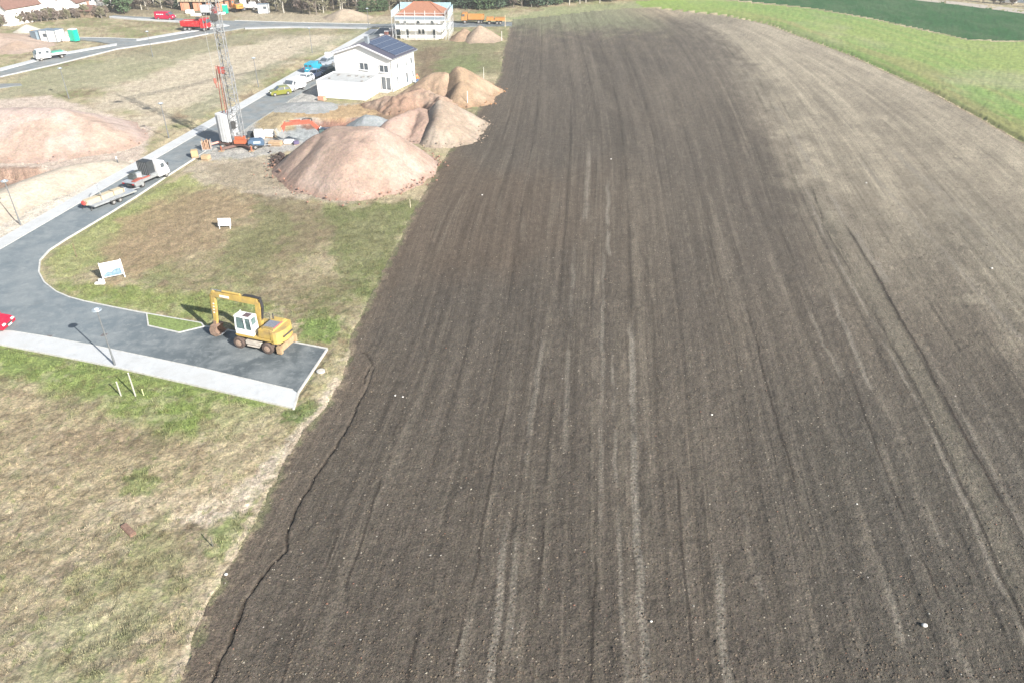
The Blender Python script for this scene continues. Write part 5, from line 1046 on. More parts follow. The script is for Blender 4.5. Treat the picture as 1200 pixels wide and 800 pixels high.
# jib (above the picture; its shadow crosses the meadow)
b = MB(); ja = R(52); jd = Vector((math.cos(ja), math.sin(ja), 0)); jn = Vector((-jd.y, jd.x, 0)); JL = 29
zt = 22.4
for s_ in (-1, 1): b.tube(jd * -.6 + jn * s_ * .45 + Vector((0, 0, zt)), jd * JL + jn * s_ * .45 + Vector((0, 0, zt)), .05, n=5)
b.tube(jd * 0 + Vector((0, 0, zt + .9)), jd * JL + Vector((0, 0, zt + .7)), .06, n=5)
for k in range(JL):
    for s_ in (-1, 1):
        b.tube(jd * k + jn * s_ * .45 + Vector((0, 0, zt)), jd * (k + .5) + Vector((0, 0, zt + .85)), .028, n=4); b.tube(jd * (k + .5) + Vector((0, 0, zt + .85)), jd * (k + 1) + jn * s_ * .45 + Vector((0, 0, zt)), .028, n=4)
b.obj('jib', M_lat, CR)
MB().tube((0, 0, zt + 3.2), tuple(jd * 20 + Vector((0, 0, zt + .9))), .03, n=5).tube((0, 0, zt), (0, 0, zt + 3.2), .09).tube((0, 0, zt + 3.2), tuple(jd * -1.8 + Vector((0, 0, zt - 6))), .03, n=5).obj('jib_stay', M_lat, CR)
ray = np.array(G(252, 95)) - np.array([0, 0, CAM_H]); o_ = np.array([0, 0, CAM_H]); nrm = np.array([jn.x, jn.y, 0])
tt = np.dot(np.array([CX, CY, 0]) - o_, nrm) / np.dot(ray, nrm); hk = o_ + ray * tt - np.array([CX, CY, 0]); 
if 0 < hk[2] < 21:
    MB().tube((hk[0], hk[1], hk[2]), (hk[0], hk[1], zt), .02, n=4).obj('hoist_rope', M_steel, CR)
    hb = bx(tuple(hk), (.35, .3, .7), bev=.05).obj('hook_block', mat('strut_red', None), CR); MB().tube((hk[0], hk[1], hk[2] - .35), (hk[0] + .1, hk[1], hk[2] - 1.0), .06, n=6).obj('hook', mat('dark_red', None), hb)
    bx((hk[0], hk[1], zt - .15), (1.1, .9, .3)).obj('trolley', M_under, CR)
print('HOOK', hk)
# ---------------- things round the crane ----------------
a = G(300, 175); t = thing('compressor_trailer', 'blue towed compressor on two wheels right of the crane base', 'machine', (a[0], a[1] + .5, 0), R(12))
MB().prism([(-1.1, .5), (-1.1, 1.1), (-.8, 1.4), (.9, 1.4), (1.15, 1.0), (1.15, .5)], -.62, .62, bev=.06).obj('hood', mat('machine_blue', (.06, .105, .17), .45, var=.2), t)
bx((0, 0, .45), (2.2, 1.0, .14)).obj('chassis', M_under, t); MB().bar((1.1, 0, .45), (2.1, 0, .35), .1, .1).obj('drawbar', M_steel, t)
bx((.2, -.63, 1.0), (1.0, .04, .35)).obj('hood_vent', mat('vent_pale', (.35, .42, .52), .5), t)
for s_ in (-1, 1): wheel(t, -.1, s_ * .72, .33, .2)
def crate(name, label, cat, px, py, d, c, rz=0, n=2, dy=0):
    a = G(px, py); t = thing(name, label, cat, (a[0], a[1] + d[1] / 2 + dy, 0), rz)
    bx((0, 0, .07), (d[0], d[1], .13)).obj('pallet', mat('weathered_wood', None), t); m = mat('load_%s' % label[:14].replace(' ', '_'), c, .8, var=.15, scale=2, bump=.02)
    h = d[2] / n
    for k in range(n): bx((0, 0, .15 + h * (k + .5)), (d[0] * (.98 - .05 * k), d[1] * (.98 - .05 * k), h * .97), bev=.06).obj('load', m, t)
    return t
crate('block_pallet', 'tall white pallet of building blocks just right of the crane', 'pallet', 303, 165, (1.5, 1.3, 1.3), (.55, .55, .54), R(15), 3)
crate('block_pallet', 'low white pallet of blocks beside the beige mound near the crane', 'pallet', 314, 162, (1.6, 1.2, .9), (.6, .59, .57), R(-8), 2)
crate('block_pallet', 'flat white sheeted pallet behind the left foot of the big pink heap', 'pallet', 338, 170, (1.5, 1.1, .4), (.6, .6, .62), R(5), 1)
crate('timber_pallet', 'tan pallet of planks between the crane base and the white sheeted pallet', 'pallet', 322, 172, (2.0, 1.2, .5), (.38, .27, .17), R(-8), 2)
crate('bulk_bag', 'left tan bulk bag on the asphalt edge below the crane', 'bag', 227.5, 186, (.95, .95, .95), (.36, .27, .15), R(20), 1)
crate('bulk_bag', 'right tan bulk bag on the verge below the pole stillage', 'bag', 240.5, 189, (1.1, .95, .6), (.38, .28, .17), R(-10), 1)
crate('generator_box', 'small dark box behind the orange winch of the crane', 'machine', 293.5, 163, (.8, .7, .9), (.04, .05, .06), R(0), 1)
crate('tool_crate', 'small violet tool crate at the right end of the gravel patch by the pit', 'crate', 347, 171, (.8, .6, .5), (.10, .08, .16), R(20), 1)
a = G(242, 177); t = thing('pole_stillage', 'steel stillage of brown scaffold poles standing left of the white ballast', 'stillage', (a[0], a[1] + .4, 0), R(10))
bx((0, 0, .12), (1.3, 1.1, .12)).obj('base', M_steel, t)
for x_ in (-.6, .6):
    for y_ in (-.5, .5): MB().tube((x_, y_, .1), (x_, y_, 1.5), .04, n=6).obj('upright', M_steel, t)
rr = random.Random(3)
for i in range(6):
    for j in range(4): MB().tube((-.5 + .2 * i, -.35 + .22 * j, .15), (-.5 + .2 * i + rr.uniform(-.08, .08), -.35 + .22 * j, 1.35 + rr.uniform(-.15, .2)), .07, n=6).obj('pole', mat('rusty_pole', (.34, .22, .15), .9, var=.4), t)
# ---------------- street lamps ----------------
M_pole = mat('lamp_pole', (.16, .17, .18), .5, .3, var=.15); M_head = mat('lamp_head', (.26, .30, .33), .35, .2, var=.08)
def lamp(px, py, label, h=5.3, at_head=True):
    if at_head: a = G(px, py, h)
    else: a = G(px, py)
    t = thing('street_lamp', label, 'street lamp', (a[0], a[1], 0), 0, 'lamps of the new street')
    MB().tube((0, 0, 0), (0, 0, h - .15), .075, .045, n=10).obj('pole', M_pole, t); MB().tube((0, 0, 0), (0, 0, .9), .09, n=10).obj('pole_base', M_pole, t)
    hd = MB().tube((0, 0, h - .22), (0, 0, h - .06), .12, .38, n=20).tube((0, 0, h - .06), (0, 0, h + .02), .40, .34, n=20).obj('lamp_head', M_head, t)
    MB().tube((0, 0, h + .02), (0, 0, h + .07), .17, .10, n=14).obj('head_cap', mat('lamp_cap', (.8, .82, .85), .2), hd)
    return t
lamp(135, 428, 'street lamp at the pavement edge in front, nearest the two white posts', at_head=False)
lamp(5, 212, 'street lamp at the left edge beside the pale earth berm')
lamp(188, 121, 'street lamp beyond the street, right of the huge flat-topped heap')
lamp(297, 68, 'street lamp in the dry meadow just right of the crane mast')
lamp(172, 37, 'far street lamp on the side street below the red van')
lamp(70, 80, 'far street lamp beside the road below the white crew cab truck')
lamp(430, 10, 'far street lamp at the corner left of the scaffolded house')
lamp(362, 33, 'far street lamp at the meadow side of the far road, left of the solar roof')
# ---------------- boards, posts, stakes ----------------
a = G(131, 329); t = thing('billboard', 'white information board with a drawing of houses, by the bend of the street', 'sign', (-39.75, 67.0, 0), R(30))
M_bd = mat('board_white', (.78, .78, .80), .5, var=.03)
bx((0, 0, 1.2), (1.85, .06, 1.55)).obj('panel', M_bd, t)
for x_ in (-.96, .96): bx((x_, .07, 1.0), (.1, .1, 2.05)).obj('post', mat('pale_post', (.66, .64, .60), .8, var=.1), t)
b = MB(); b.poly([(-.85, 0), (-.8, .30), (-.5, .50), (-.1, .46), (.3, .70), (.80, .68), (.82, 0)], 0, .012); o = b.obj('drawing', mat('print_grey_blue', (.12, .20, .26), .6, var=.5, scale=6), t); o.rotation_euler = (R(90), 0, 0); o.location = (0, -.034, .48)
for k in range(4): bx((-.6 + .38 * k, -.05, .72 + .05 * k), (.24, .012, .22)).obj('printed_house', mat('print_dark', (.16, .22, .27), .6, var=.3), t)
for k in range(3): bx((.28 + .2 * k, -.04, 1.62), (.16, .012, .13)).obj('printed_mark', mat('print_red', (.62, .12, .20), .6), t)
bx((-1.35, -.4, .12), (.9, .35, .2), rz=-.5).obj('footing', mat('white_plastic', None), t); bx((-1.2, .35, .1), (.5, .4, .2)).obj('footing', mat('white_plastic', None), t)
t = thing('sign_board', 'small blank white board on two legs in the grass below the crane', 'sign', (-32.8, 79.6, 0), R(2))
q = bx((0, 0, .78), (1.45, .05, .85)).obj('panel', M_bd, t); q.rotation_euler = (R(-14), 0, 0)
for x_ in (-.6, .6): MB().bar((x_, .03, 0), (x_, .12, 1.1), .07, .05).obj('leg', mat('pale_post', None), t)
M_post = mat('white_post', (.34, .33, .29), .8, var=.1)
for px_, py_, h_, l in ((142, 464, 1.35, 'shorter of two thick pale posts standing in the grass below the lamp'), (158.8, 463.5, 2.15, 'taller of two thick pale posts standing in the grass below the lamp')):
    a = G(px_, py_); t = thing('wooden_post', l, 'post', (a[0], a[1], 0)); MB().tube((0, 0, -.1), (0, 0, h_), .06, .052, n=10).obj('shaft', M_post, t); MB().tube((0, 0, h_), (0, 0, h_ + .03), .06, .04, n=10).obj('top', mat('post_end', (.72, .66, .5), .8), t)
def stake(px_, py_, h_, l, c=(.6, .55, .42), r=.035, lean=0.0):
    a = G(px_, py_); o = MB().tube((0, 0, -.1), (lean, 0, h_), r, r * .8, n=6).obj('marker_stake', mat('stake%d' % int(c[0] * 100), c, .9), None, loc=(a[0], a[1], 0)); return tag(o, l, 'stake')
stake(168.5, 463, .62, 'thin short yellowish stake beside the two thick pale posts', (.55, .6, .3))
stake(250, 641, .9, 'thin dark stake near the field edge in the lower left meadow', (.10, .10, .08), .04)
stake(90, 301, .9, 'thin brown stake on the verge left of the information board', (.16, .11, .08)); stake(87, 291, .6, 'short brown stake just behind another on the verge by the bend', (.18, .12, .08))
stake(481, 244, 1.1, 'pale stake between the big pink heap and the ploughed field', (.6, .52, .4)); stake(548, 125, 2.6, 'tall white pole standing before the ochre heap', (.7, .7, .66), .05)
stake(592, 32, 3.0, 'tall pale pole at the far corner of the field by the orange trailer', (.62, .5, .34), .06); stake(588, 48, 2.2, 'white pole in the grass right of the far tan heap', (.75, .75, .72), .05)
stake(567, 98, 3.0, 'thin white pole on the grass edge behind the ochre heap', (.7, .7, .66), .04); stake(362, 172, .8, 'dark short bar stuck in the foot of the pink heap', (.08, .07, .07))
a = G(139.5, 194); t = thing('white_bollard', 'black and white bollard at the verge above the flatbed truck', 'bollard', (a[0], a[1], 0)); MB().tube((0, 0, 0), (-.1, 0, .9), .07, n=8).obj('shaft', mat('bollard_dark', (.05, .06, .07), .6), t); MB().tube((-.1, 0, .9), (-.12, 0, 1.25), .09, n=8).obj('cap', M_bd, t); bx((.15, -.1, .1), (.45, .35, .2)).obj('foot', M_bd, t)
o = MB().bar((0, 0, .15), (2.0, .1, .2), .25, .2).obj('loose_beam', mat('rust_dark', (.10, .05, .03), .8)); a = G(397, 149.5); o.location = (a[0], a[1], -.75); tag(o, 'dark loose beam lying in the tan pit right of the red excavator', 'beam')
o = bx((0, 0, .1), (1.3, .4, .25), rz=-.7, bev=.05).obj('rotten_log', mat('rot_wood', (.18, .11, .08), .95, var=.4, scale=6)); a = G(151, 622); o.location = (a[0], a[1], 0); tag(o, 'short brown log lying in the lower left meadow', 'log')
for px_, py_, s_, l in ((1083, 733, .14, 'largest white stone, lower right of the field'), (834, 486, .08, 'round white stone mid field, right of centre'), (1004, 590.5, .06, 'small white stone right of centre in the lower field'), (463, 463.5, .07, 'white stone near the left side of the field, level with the bay corner'),
                        (472, 465, .07, 'small white stone just right of another near the left side of the field'), (763, 728, .07, 'lone pale stone low down in the middle of the field'), (565, 229, .10, 'pale stone in the field right of the big pink heap'), (716, 187, .10, 'pale stone high in the middle of the field'), (265, 673, .10, 'pale stone on the field edge near the crack'), (1015, 215, .11, 'white stone in the pale band near the curving right side'), (1162, 315, .11, 'white stone near the right edge high in the field')):
    a = G(px_, py_); o = MB().ball((0, 0, 0), s_, (1.2, .9, .7), 2).obj('field_stone', mat('white_stone', (.50, .48, .45), .8, var=.1, scale=8), loc=(a[0], a[1], s_ * .5), smooth=True); tag(o, l, 'stone')
# ---------------- far left site ----------------
def cabin(px, py, w_, d_, h_, c, name, label, cat, rz=0.0, door=True, roofc=(.14, .18, .22)):
    a = G(px, py); t = thing(name, label, cat, (a[0], a[1] + d_ / 2, 0), rz)
    bxp(-w_ / 2, w_ / 2, -d_ / 2, d_ / 2, .1, h_).obj('shell', mat('cabin_%s' % label[:12].replace(' ', '_'), c, .5, var=.05), t)
    bx((0, 0, h_ + .05), (w_ + .08, d_ + .08, .1)).obj('roof', mat('roof_%s' % label[:12].replace(' ', '_'), roofc, .5), t)
    if door: bx((-w_ * .25, -d_ / 2 - .02, 1.05), (.8, .04, 1.9)).obj('door', mat('cabin_door', (.6, .6, .6), .5), t); bx((w_ * .2, -d_ / 2 - .02, 1.6), (.9, .04, .7)).obj('window', M_glass, t)
    for x_ in (-w_ / 2, w_ / 2):
        for y_ in (-d_ / 2, d_ / 2): bx((x_, y_, h_ / 2), (.12, .12, h_ + .04)).obj('corner_post', mat('dark_post', (.1, .12, .14), .6), t)
    return t
cabin(54.5, 50, 2.0, 3.0, 2.6, (.50, .50, .50), 'site_cabin', 'white site cabin with a small dark window, left of the plain one', 'cabin', R(-12))
cabin(64.5, 50, 2.1, 3.0, 2.6, (.55, .55, .55), 'site_cabin', 'plain white site cabin between the windowed cabin and the green toilet', 'cabin', R(-12), False)
cabin(45, 50, 1.8, 4.0, 2.3, (.16, .21, .25), 'site_container', 'grey blue steel container left of the white site cabins', 'container', R(-25), False)
crate('wrapped_pallet', 'white wrapped pallet between the site cabins and the green toilet', 'pallet', 77, 49.5, (1.5, 1.2, .9), (.76, .76, .76), 0, 1)
crate('wrapped_pallet', 'pale grey pallet of oddments right behind the white wrapped pallet', 'pallet', 75, 44, (1.3, 1.2, 1.0), (.45, .42, .40), 0, 2)
def toilet(px, py, label, rz=0, c=(.0, .38, .25), dd=0):
    a = G(px, py); t = thing('portable_toilet', label, 'toilet', (a[0], a[1] + .6 + dd, 0), rz)
    bx((0, 0, 1.15), (1.25, 1.2, 2.2), bev=.04).obj('cabin', mat('toilet_green', c, .5, var=.06), t); bx((0, 0, 2.32), (1.3, 1.25, .2), bev=.08).obj('roof', mat('white_plastic', None), t)
    bx((.0, -.61, 1.1), (.85, .04, 1.9)).obj('door', mat('toilet_door', tuple(x * .85 + .02 for x in c), .5), t); bx((0, 0, .04), (1.35, 1.3, .1)).obj('skid', M_under, t); return t
tt_ = toilet(87, 49, 'bright green portable toilet at the far left beside the site cabins', R(-15)); tt_.scale = (1.25, 1.25, 1.15)
toilet(264, 16.5, 'bright green portable toilet far off right of the crane mast', 0)
# far white houses, upper left
M_rt = mat('red_brown_tiles', tuple(srgb(172, 132, 118, .36)), .85, var=.18, scale=1.5, bump=.02)
def far_house(px, py, w_, d_, eh, rh, label, rz=0, wins=(), roofm=M_rt, dy=0, porch=False, wallm=M_render):
    a = G(px, py); t = thing('house', label, 'house', (a[0], a[1] + dy, 0), rz)
    MB().prism([(-w_ / 2, 0), (w_ / 2, 0), (w_ / 2, eh), (0, rh), (-w_ / 2, eh)], 0, d_).obj('wall', wallm, t)
    s_ = math.atan2(rh - eh, w_ / 2); Lr = math.hypot(rh - eh, w_ / 2) + .5
    for k in (1, -1): bx((k * math.cos(s_) * Lr / 2, d_ / 2, rh + .1 - math.sin(s_) * Lr / 2), (Lr, d_ + .8, .18), ry=k * s_).obj('roof', roofm, t)
    ch = bx((w_ * .12, d_ * .6, rh + .3), (.6, .6, 1.4)).obj('chimney', mat('brick_chimney', (.35, .2, .15), .9), t)
    for x_, z_, ww, hh2 in wins: windowpart(t, (x_, -.05, z_), 0, ww, hh2, 2 if ww > 1 else 1)
    return t
far_house(-4, 30, 9.5, 11, 4.2, 8.2, 'white gabled house cut by the left edge of the picture at the top', R(-18), ((1.6, 1.5, 1.2, 1.3), (-1.5, 1.5, 1.2, 1.3), (3.3, 1.4, .8, 1.2), (0, 4.8, 1.2, 1.2)))
far_house(55, 19.5, 8.5, 12, 4.6, 8.6, 'white gabled house with red brown roof above the bare hedge at far left', R(-6), ((-2, 1.7, 1.0, 1.4), (.2, 1.7, 1.0, 1.4), (2.6, 1.7, 1.1, 1.4), (-1, 5.0, 1.2, 1.2), (1.2, 5.0, 1.0, 1.2)))
far_house(24, 21, 5.5, 4.5, 2.4, 3.8, 'low white annexe with a glazed front between two far gabled houses', R(-10), ((1.3, 1.3, 1.6, 1.3), (-1.2, 1.3, 1.0, 1.3)))
far_house(22, 14, 15, 9, 4.5, 8.0, 'wide house with a big red brown roof behind the white annexe', R(82), (), dy=4)
far_house(83.5, 17.5, 4.6, 7, 3.2, 4.9, 'small white gabled house right of the larger gabled one at the top left', R(-4), ((-1.0, 1.4, .7, 1.2), (.9, 1.4, .7, 1.2)))
far_house(80, 10, 10, 8, 4.0, 7.0, 'house with a red brown roof rising behind the small white gabled one', R(84), (), dy=3)
t = far_house(112.5, 9, 7.6, 7, 5.8, 7.0, 'white two storey house with tall window strips at the top left', R(0), ((-2.6, 3, .7, 3.6), (-1.2, 3, .7, 3.6), (.6, 3, .9, 3.4), (2.4, 3, .8, 3.4)), dy=3)
far_house(110, 21, 4.6, 3.2, 1.9, 2.9, 'brown wooden shed with a red roof beside the top left hedge', R(80), (), wallm=mat('shed_wood', (.22, .17, .12), .9, var=.3), dy=1.5)
# shell under construction, top centre left
a = G(236, 13); t = thing('house_shell', 'unfinished brick house shell with a pale timber roof deck at the top', 'building', (a[0], a[1], 0), R(-4))
mb_ = mat('hollow_brick', (.50, .24, .15), .9, var=.25, scale=6); 
for x0_, x1_ in ((-6, -3.4), (-2.2, .4), (1.8, 3.2), (4.6, 6)): bxp(x0_, x1_, 0, .3, 0, 2.5).obj('brick_wall', mb_, t)
bxp(-6, -5.7, .3, 8, 0, 2.5).obj('brick_wall', mb_, t); bxp(5.7, 6, .3, 8, 0, 2.5).obj('brick_wall', mb_, t); bxp(-5.7, 5.7, 7.7, 8, 0, 2.5).obj('brick_wall', mb_, t)
bxp(-6.4, 6.4, -.5, 8.4, 2.5, 2.75).obj('floor_slab', mat('pale_timber', None), t)
for k in range(12): MB().bar((-6.2 + k * 1.12, -.8, 2.9), (-6.2 + k * 1.12, 4, 5.2), .1, .2).obj('rafter', mat('pale_timber', None), t)
for k in range(5): MB().tube((-4.8 + 2.4 * k, -.7, 0), (-4.8 + 2.4 * k, -.7, 2.5), .05, n=6).obj('prop', M_under, t)
a = G(244, 19); t = thing('box_trailer', 'silver box lorry body parked by the house shell left of the crane mast', 'lorry', (a[0], a[1] + .8, 0), R(-5))
bxp(-1.8, 1.3, -1.1, 1.1, .9, 2.7, bev=.05).obj('box', mat('silver_box', (.55, .58, .6), .4, .3), t); bxp(-1.8, 2.0, -.5, .5, .5, .9).obj('chassis', M_under, t); bxp(1.4, 2.4, -1.0, 1.0, .6, 2.2, bev=.08).obj('cab', mat('maroon_paint', (.2, .03, .03), .5), t)
for x_ in (-1.1, 1.5):
    for s_ in (-1, 1): wheel(t, x_, s_ * .9, .4, .25)
crate('stone_pallet', 'white pallet lying at the junction just left of the crane mast', 'pallet', 257, 18, (3.0, 1.2, .5), (.8, .8, .8), R(5), 1)
crate('stone_pallet', 'pale pallet on the sand left of the house shell', 'pallet', 222, 17, (2.2, 1.4, .9), (.76, .74, .7), R(-5), 2)
crate('stone_pallet', 'long pale pallet of stone in front of the unfinished house shell', 'pallet', 229, 20, (2.8, 1.2, .6), (.7, .68, .64), R(-5), 2)
a = G(292, 13); t = thing('white_loader', 'white loader with a raised rear, beyond the junction right of the orange digger', 'loader', (a[0], a[1] + .8, 0), R(-3))
bxp(-2.0, 2.6, -1.0, 1.0, .8, 1.7, bev=.1).obj('body', mw, t); bxp(-2.4, -1.0, -.9, .9, 1.7, 3.4, bev=.1).obj('cab', mw, t); bxp(.2, 1.8, -.8, .8, 1.7, 2.3, bev=.08).obj('bonnet', mw, t)
for x_ in (-1.2, 1.6):
    for s_ in (-1, 1): wheel(t, x_, s_ * .95, .5, .35)
cabin(308.5, 16.5, 2.9, 2.2, 2.4, (.55, .55, .55), 'site_cabin', 'white site cabin at the wood edge right of the white loader', 'cabin', R(5), True, (.7, .72, .74))
for px_, l in ((296, 'left white silo pole leaning over the loader at the top'), (303, 'right white silo pole leaning over the loader at the top')):
    a = G(px_ - 1, 11); o = MB().tube((0, 0, 0), (-1.0, 0, 6), .22, .2, n=10).obj('silo_pipe', mat('white_plastic', None), loc=(a[0], a[1] + 3, 0)); tag(o, l, 'pipe')
# ---------------- worker ----------------
a = G(489.3, 98.3); W_ = thing('person', 'person in an orange jacket and blue trousers behind the white house corner', 'person', (a[0], a[1], 0), R(-60))
def skin(name, verts, edges, radii, m, par):
    me = bpy.data.meshes.new(name); me.from_pydata(verts, edges, []); o = bpy.data.objects.new(name, me); C.objects.link(o); o.parent = par
    sm = o.modifiers.new('skin', 'SKIN'); ss = o.modifiers.new('sub', 'SUBSURF'); ss.levels = 1; ss.render_levels = 1
    for i, r in enumerate(radii): me.skin_vertices[0].data[i].radius = (r, r) if not isinstance(r, tuple) else r
    me.skin_vertices[0].data[0].use_root = True; me.materials.append(m); return o
M_skin = mat('skin', (.55, .36, .27), .6)
sv = [(0, 0, .95), (0, 0, 1.2), (0, 0, 1.42), (0, 0, 1.52), (0, 0, 1.66), (0, .18, 1.40), (.10, .27, 1.14), (.26, .24, .96), (0, -.18, 1.40), (.06, -.28, 1.13), (.20, -.27, .92), (.02, .10, .90), (.05, .12, .50), (-.02, .13, .08), (.12, .14, .04), (0, -.10, .90), (0, -.12, .50), (-.06, -.13, .08), (.08, -.14, .04), (.34, .23, .92), (.28, -.26, .87)]
se_ = [(0, 1), (1, 2), (2, 3), (3, 4), (2, 5), (5, 6), (6, 7), (7, 19), (2, 8), (8, 9), (9, 10), (10, 20), (0, 11), (11, 12), (12, 13), (13, 14), (0, 15), (15, 16), (16, 17), (17, 18)]
srad = [.14, .14, .13, .06, .095, .07, .05, .035, .07, .05, .035, .10, .065, .05, .045, .10, .065, .05, .045, .04, .04]
if not hasattr(bpy.types.Mesh, 'skin_vertices'): pass
def body():
    me = bpy.data.meshes.new('body'); me.from_pydata(sv, se_, []); o = bpy.data.objects.new('body', me); C.objects.link(o); o.parent = W_
    o.modifiers.new('skin', 'SKIN'); bpy.context.view_layer.update()
    ss = o.modifiers.new('sub', 'SUBSURF'); ss.levels = 1; ss.render_levels = 1
    if me.skin_vertices:
        for i, r in enumerate(srad): me.skin_vertices[0].data[i].radius = (r, r)
    me.materials.append(M_skin); return o
body()
def clothes(name, pieces, m):
    b = MB()
    for a_, c_, r1, r2 in pieces: b.tube(a_, c_, r1, r2, n=12)
    return b.obj(name, m, W_, smooth=True)
clothes('jacket', [((0, 0, .92), (0, 0, 1.25), .19, .18), ((0, 0, 1.25), (0, 0, 1.47), .19, .12), ((0, .12, 1.43), (.10, .27, 1.14), .085, .07), ((.10, .27, 1.14), (.26, .24, .98), .07, .055), ((0, -.12, 1.43), (.06, -.28, 1.13), .085, .07), ((.06, -.28, 1.13), (.19, -.27, .94), .07, .055)], mat('orange_jacket', (.75, .20, .06), .8))
clothes('trousers', [((0, 0, .80), (0, 0, .98), .18, .18), ((.01, .09, .88), (.05, .12, .5), .11, .08), ((.05, .12, .5), (-.02, .13, .1), .08, .075), ((0, -.09, .88), (0, -.12, .5), .11, .08), ((0, -.12, .5), (-.06, -.13, .1), .08, .075)], mat('blue_trousers', (.08, .16, .32), .85))
hm = MB().ball((0, 0, 1.72), .125, (1.1, 1, .8)).obj('helmet', mat('red_helmet', (.6, .12, .05), .4), W_, smooth=True)
for y_ in (.13, -.13): bx((.04, y_, .05), (.28, .11, .10), bev=.03).obj('boot', M_under, W_)
bx((*G(497, 97)[:2], .05), (3.5, 2.2, .1), rz=.3).obj('blue_sheet', mat('light_blue_sheet', (.40, .50, .55), .8, var=.1)); tag(bpy.data.objects['blue_sheet'], 'pale blue sheeting on the ground beside the person behind the house', 'sheet')
# ---------------- trees and hedges ----------------
M_bark = mat('grey_bark', (.15, .13, .11), .95, var=.3, scale=4); M_twig = mat('twig_brown', (.19, .155, .125), .95, var=.3, scale=1.5); M_birch = mat('pale_bark', (.34, .32, .28), .9, var=.3, scale=3)
M_twig2 = mat('twig_olive', (.21, .20, .13), .95, var=.3, scale=1.5); M_twig3 = mat('twig_reddish', (.20, .16, .14), .95, var=.3, scale=1.5)
M_pine = mat('pine_needles', (.035, .062, .035), .9, var=.5, scale=1.2); M_ever = mat('evergreen_leaf', (.06, .10, .045), .9, var=.5, scale=1.2)
def twigs_tree(seed, h, m, bark, spread=.33, dens=1.0):
    r = random.Random(seed); V = []; F = []
    def tri(p, q, w_):
        d = q - p; s_ = Vector((r.uniform(-1, 1), r.uniform(-1, 1), r.uniform(-1, 1))).cross(d)
        if s_.length < 1e-6: return
        s_ = s_.normalized() * w_; i = len(V); V.extend([p - s_, p + s_, q]); F.append((i, i + 1, i + 2))
    tb = MB(); pts = [Vector((0, 0, -.3))]; k = 6
    for i in range(1, k + 1): pts.append(Vector((r.gauss(0, .12) * i * .5, r.gauss(0, .12) * i * .5, h * .9 * i / k)))
    for i in range(k): tb.tube(pts[i], pts[i + 1], .22 * (1 - i / k) + .035, .22 * (1 - (i + 1) / k) + .03, n=6)
    for b_ in range(int(30 * dens)):
        f = r.uniform(.12, .98); j = min(k - 1, int(f * k)); p = pts[j].lerp(pts[j + 1], f * k - j)
        a = r.uniform(0, 6.28); L_ = h * spread * (1.15 - f * .75) * r.uniform(.6, 1.1); d = Vector((math.cos(a), math.sin(a), r.uniform(.5, 1.3))).normalized()
        q = p + d * L_; tb.tube(p, q, .05 * (1.2 - f), .015, n=4)
        for t_ in range(int(16 * dens)):
            g_ = r.uniform(.25, 1); s_ = p.lerp(q, g_); d2 = (d + Vector((r.gauss(0, .7), r.gauss(0, .7), r.gauss(.2, .5)))).normalized(); e = s_ + d2 * L_ * r.uniform(.2, .45)
            tri(s_, e, .06)
            for u_ in range(4):
                s2 = s_.lerp(e, r.uniform(.3, 1)); d3 = (d2 + Vector((r.gauss(0, .7), r.gauss(0, .7), r.gauss(.1, .5)))).normalized(); tri(s2, s2 + d3 * L_ * .25, .055)
    cm = mesh_np('crown', [tuple(v) for v in V], F, m, smooth=False)
    return tb, cm
def leaf_tree(seed, h, m, shape='pine', w_=2.6, n=2600, size=.34):
    r = random.Random(seed); V = []; F = []
    for _ in range(n):
        f = r.random() ** .8; z = h * (.08 + .92 * f)
        if shape == 'pine': rad = w_ * (1 - f) ** .8 * (.75 + .25 * math.sin(f * 40 + seed)) + .15
        else: rad = w_ * math.sin(math.pi * min(1, f * .9 + .12)) ** .6 * (1 + .3 * math.sin(3 * f * 6 + seed))
        a = r.uniform(0, 6.283); rad *= (1 + .22 * math.sin(a * 3 + seed + z)); q = math.sqrt(r.uniform(.25, 1)) * rad
        c = Vector((math.cos(a) * q, math.sin(a) * q, z + (-.25 * q if shape == 'pine' else 0)))
        u_ = Vector((r.gauss(0, 1), r.gauss(0, 1), r.gauss(0, .6))).normalized(); v_ = u_.cross(Vector((r.gauss(0, 1), r.gauss(0, 1), r.gauss(0, 1)))).normalized(); s_ = size * r.uniform(.6, 1.3); i = len(V)
        V.extend([c - u_ * s_, c + v_ * s_ * .6, c + u_ * s_, c - v_ * s_ * .6]); F.append((i, i + 1, i + 2, i + 3))
    tb = MB().tube((0, 0, -.3), (0, 0, h * .8), .16 + h * .008, .04, n=7)
    cm = mesh_np('crown', [tuple(v) for v in V], F, m, smooth=False); return tb, cm
def proto(tb, cm, name, label, cat, bark, group=None):
    t = thing(name, label, cat, (0, 0, 0), 0, group); tb.obj('trunk', bark, t); cm.parent = t; return t
WG = 'bare trees of the wood along the top of the picture'; WL = 'bare leafless tree in the brown wood beyond the far road'
ML = 'dark evergreen tree in the wood beyond the top of the ploughed field'; MG = 'evergreen trees beyond the field'
bare = [proto(*twigs_tree(s_, h_, m_, None, sp, de), 'bare_tree', WL, 'tree', bk, WG) for s_, h_, m_, sp, de, bk in
        ((1, 11, M_twig, .30, 1.1, M_bark), (2, 13, M_twig2, .26, 1.2, M_birch), (3, 9.5, M_twig3, .36, 1.2, M_bark), (4, 14, M_twig, .22, 1.0, M_birch), (5, 8, M_twig3, .4, 1.3, M_bark), (6, 12, M_twig2, .3, 1.1, M_bark))]
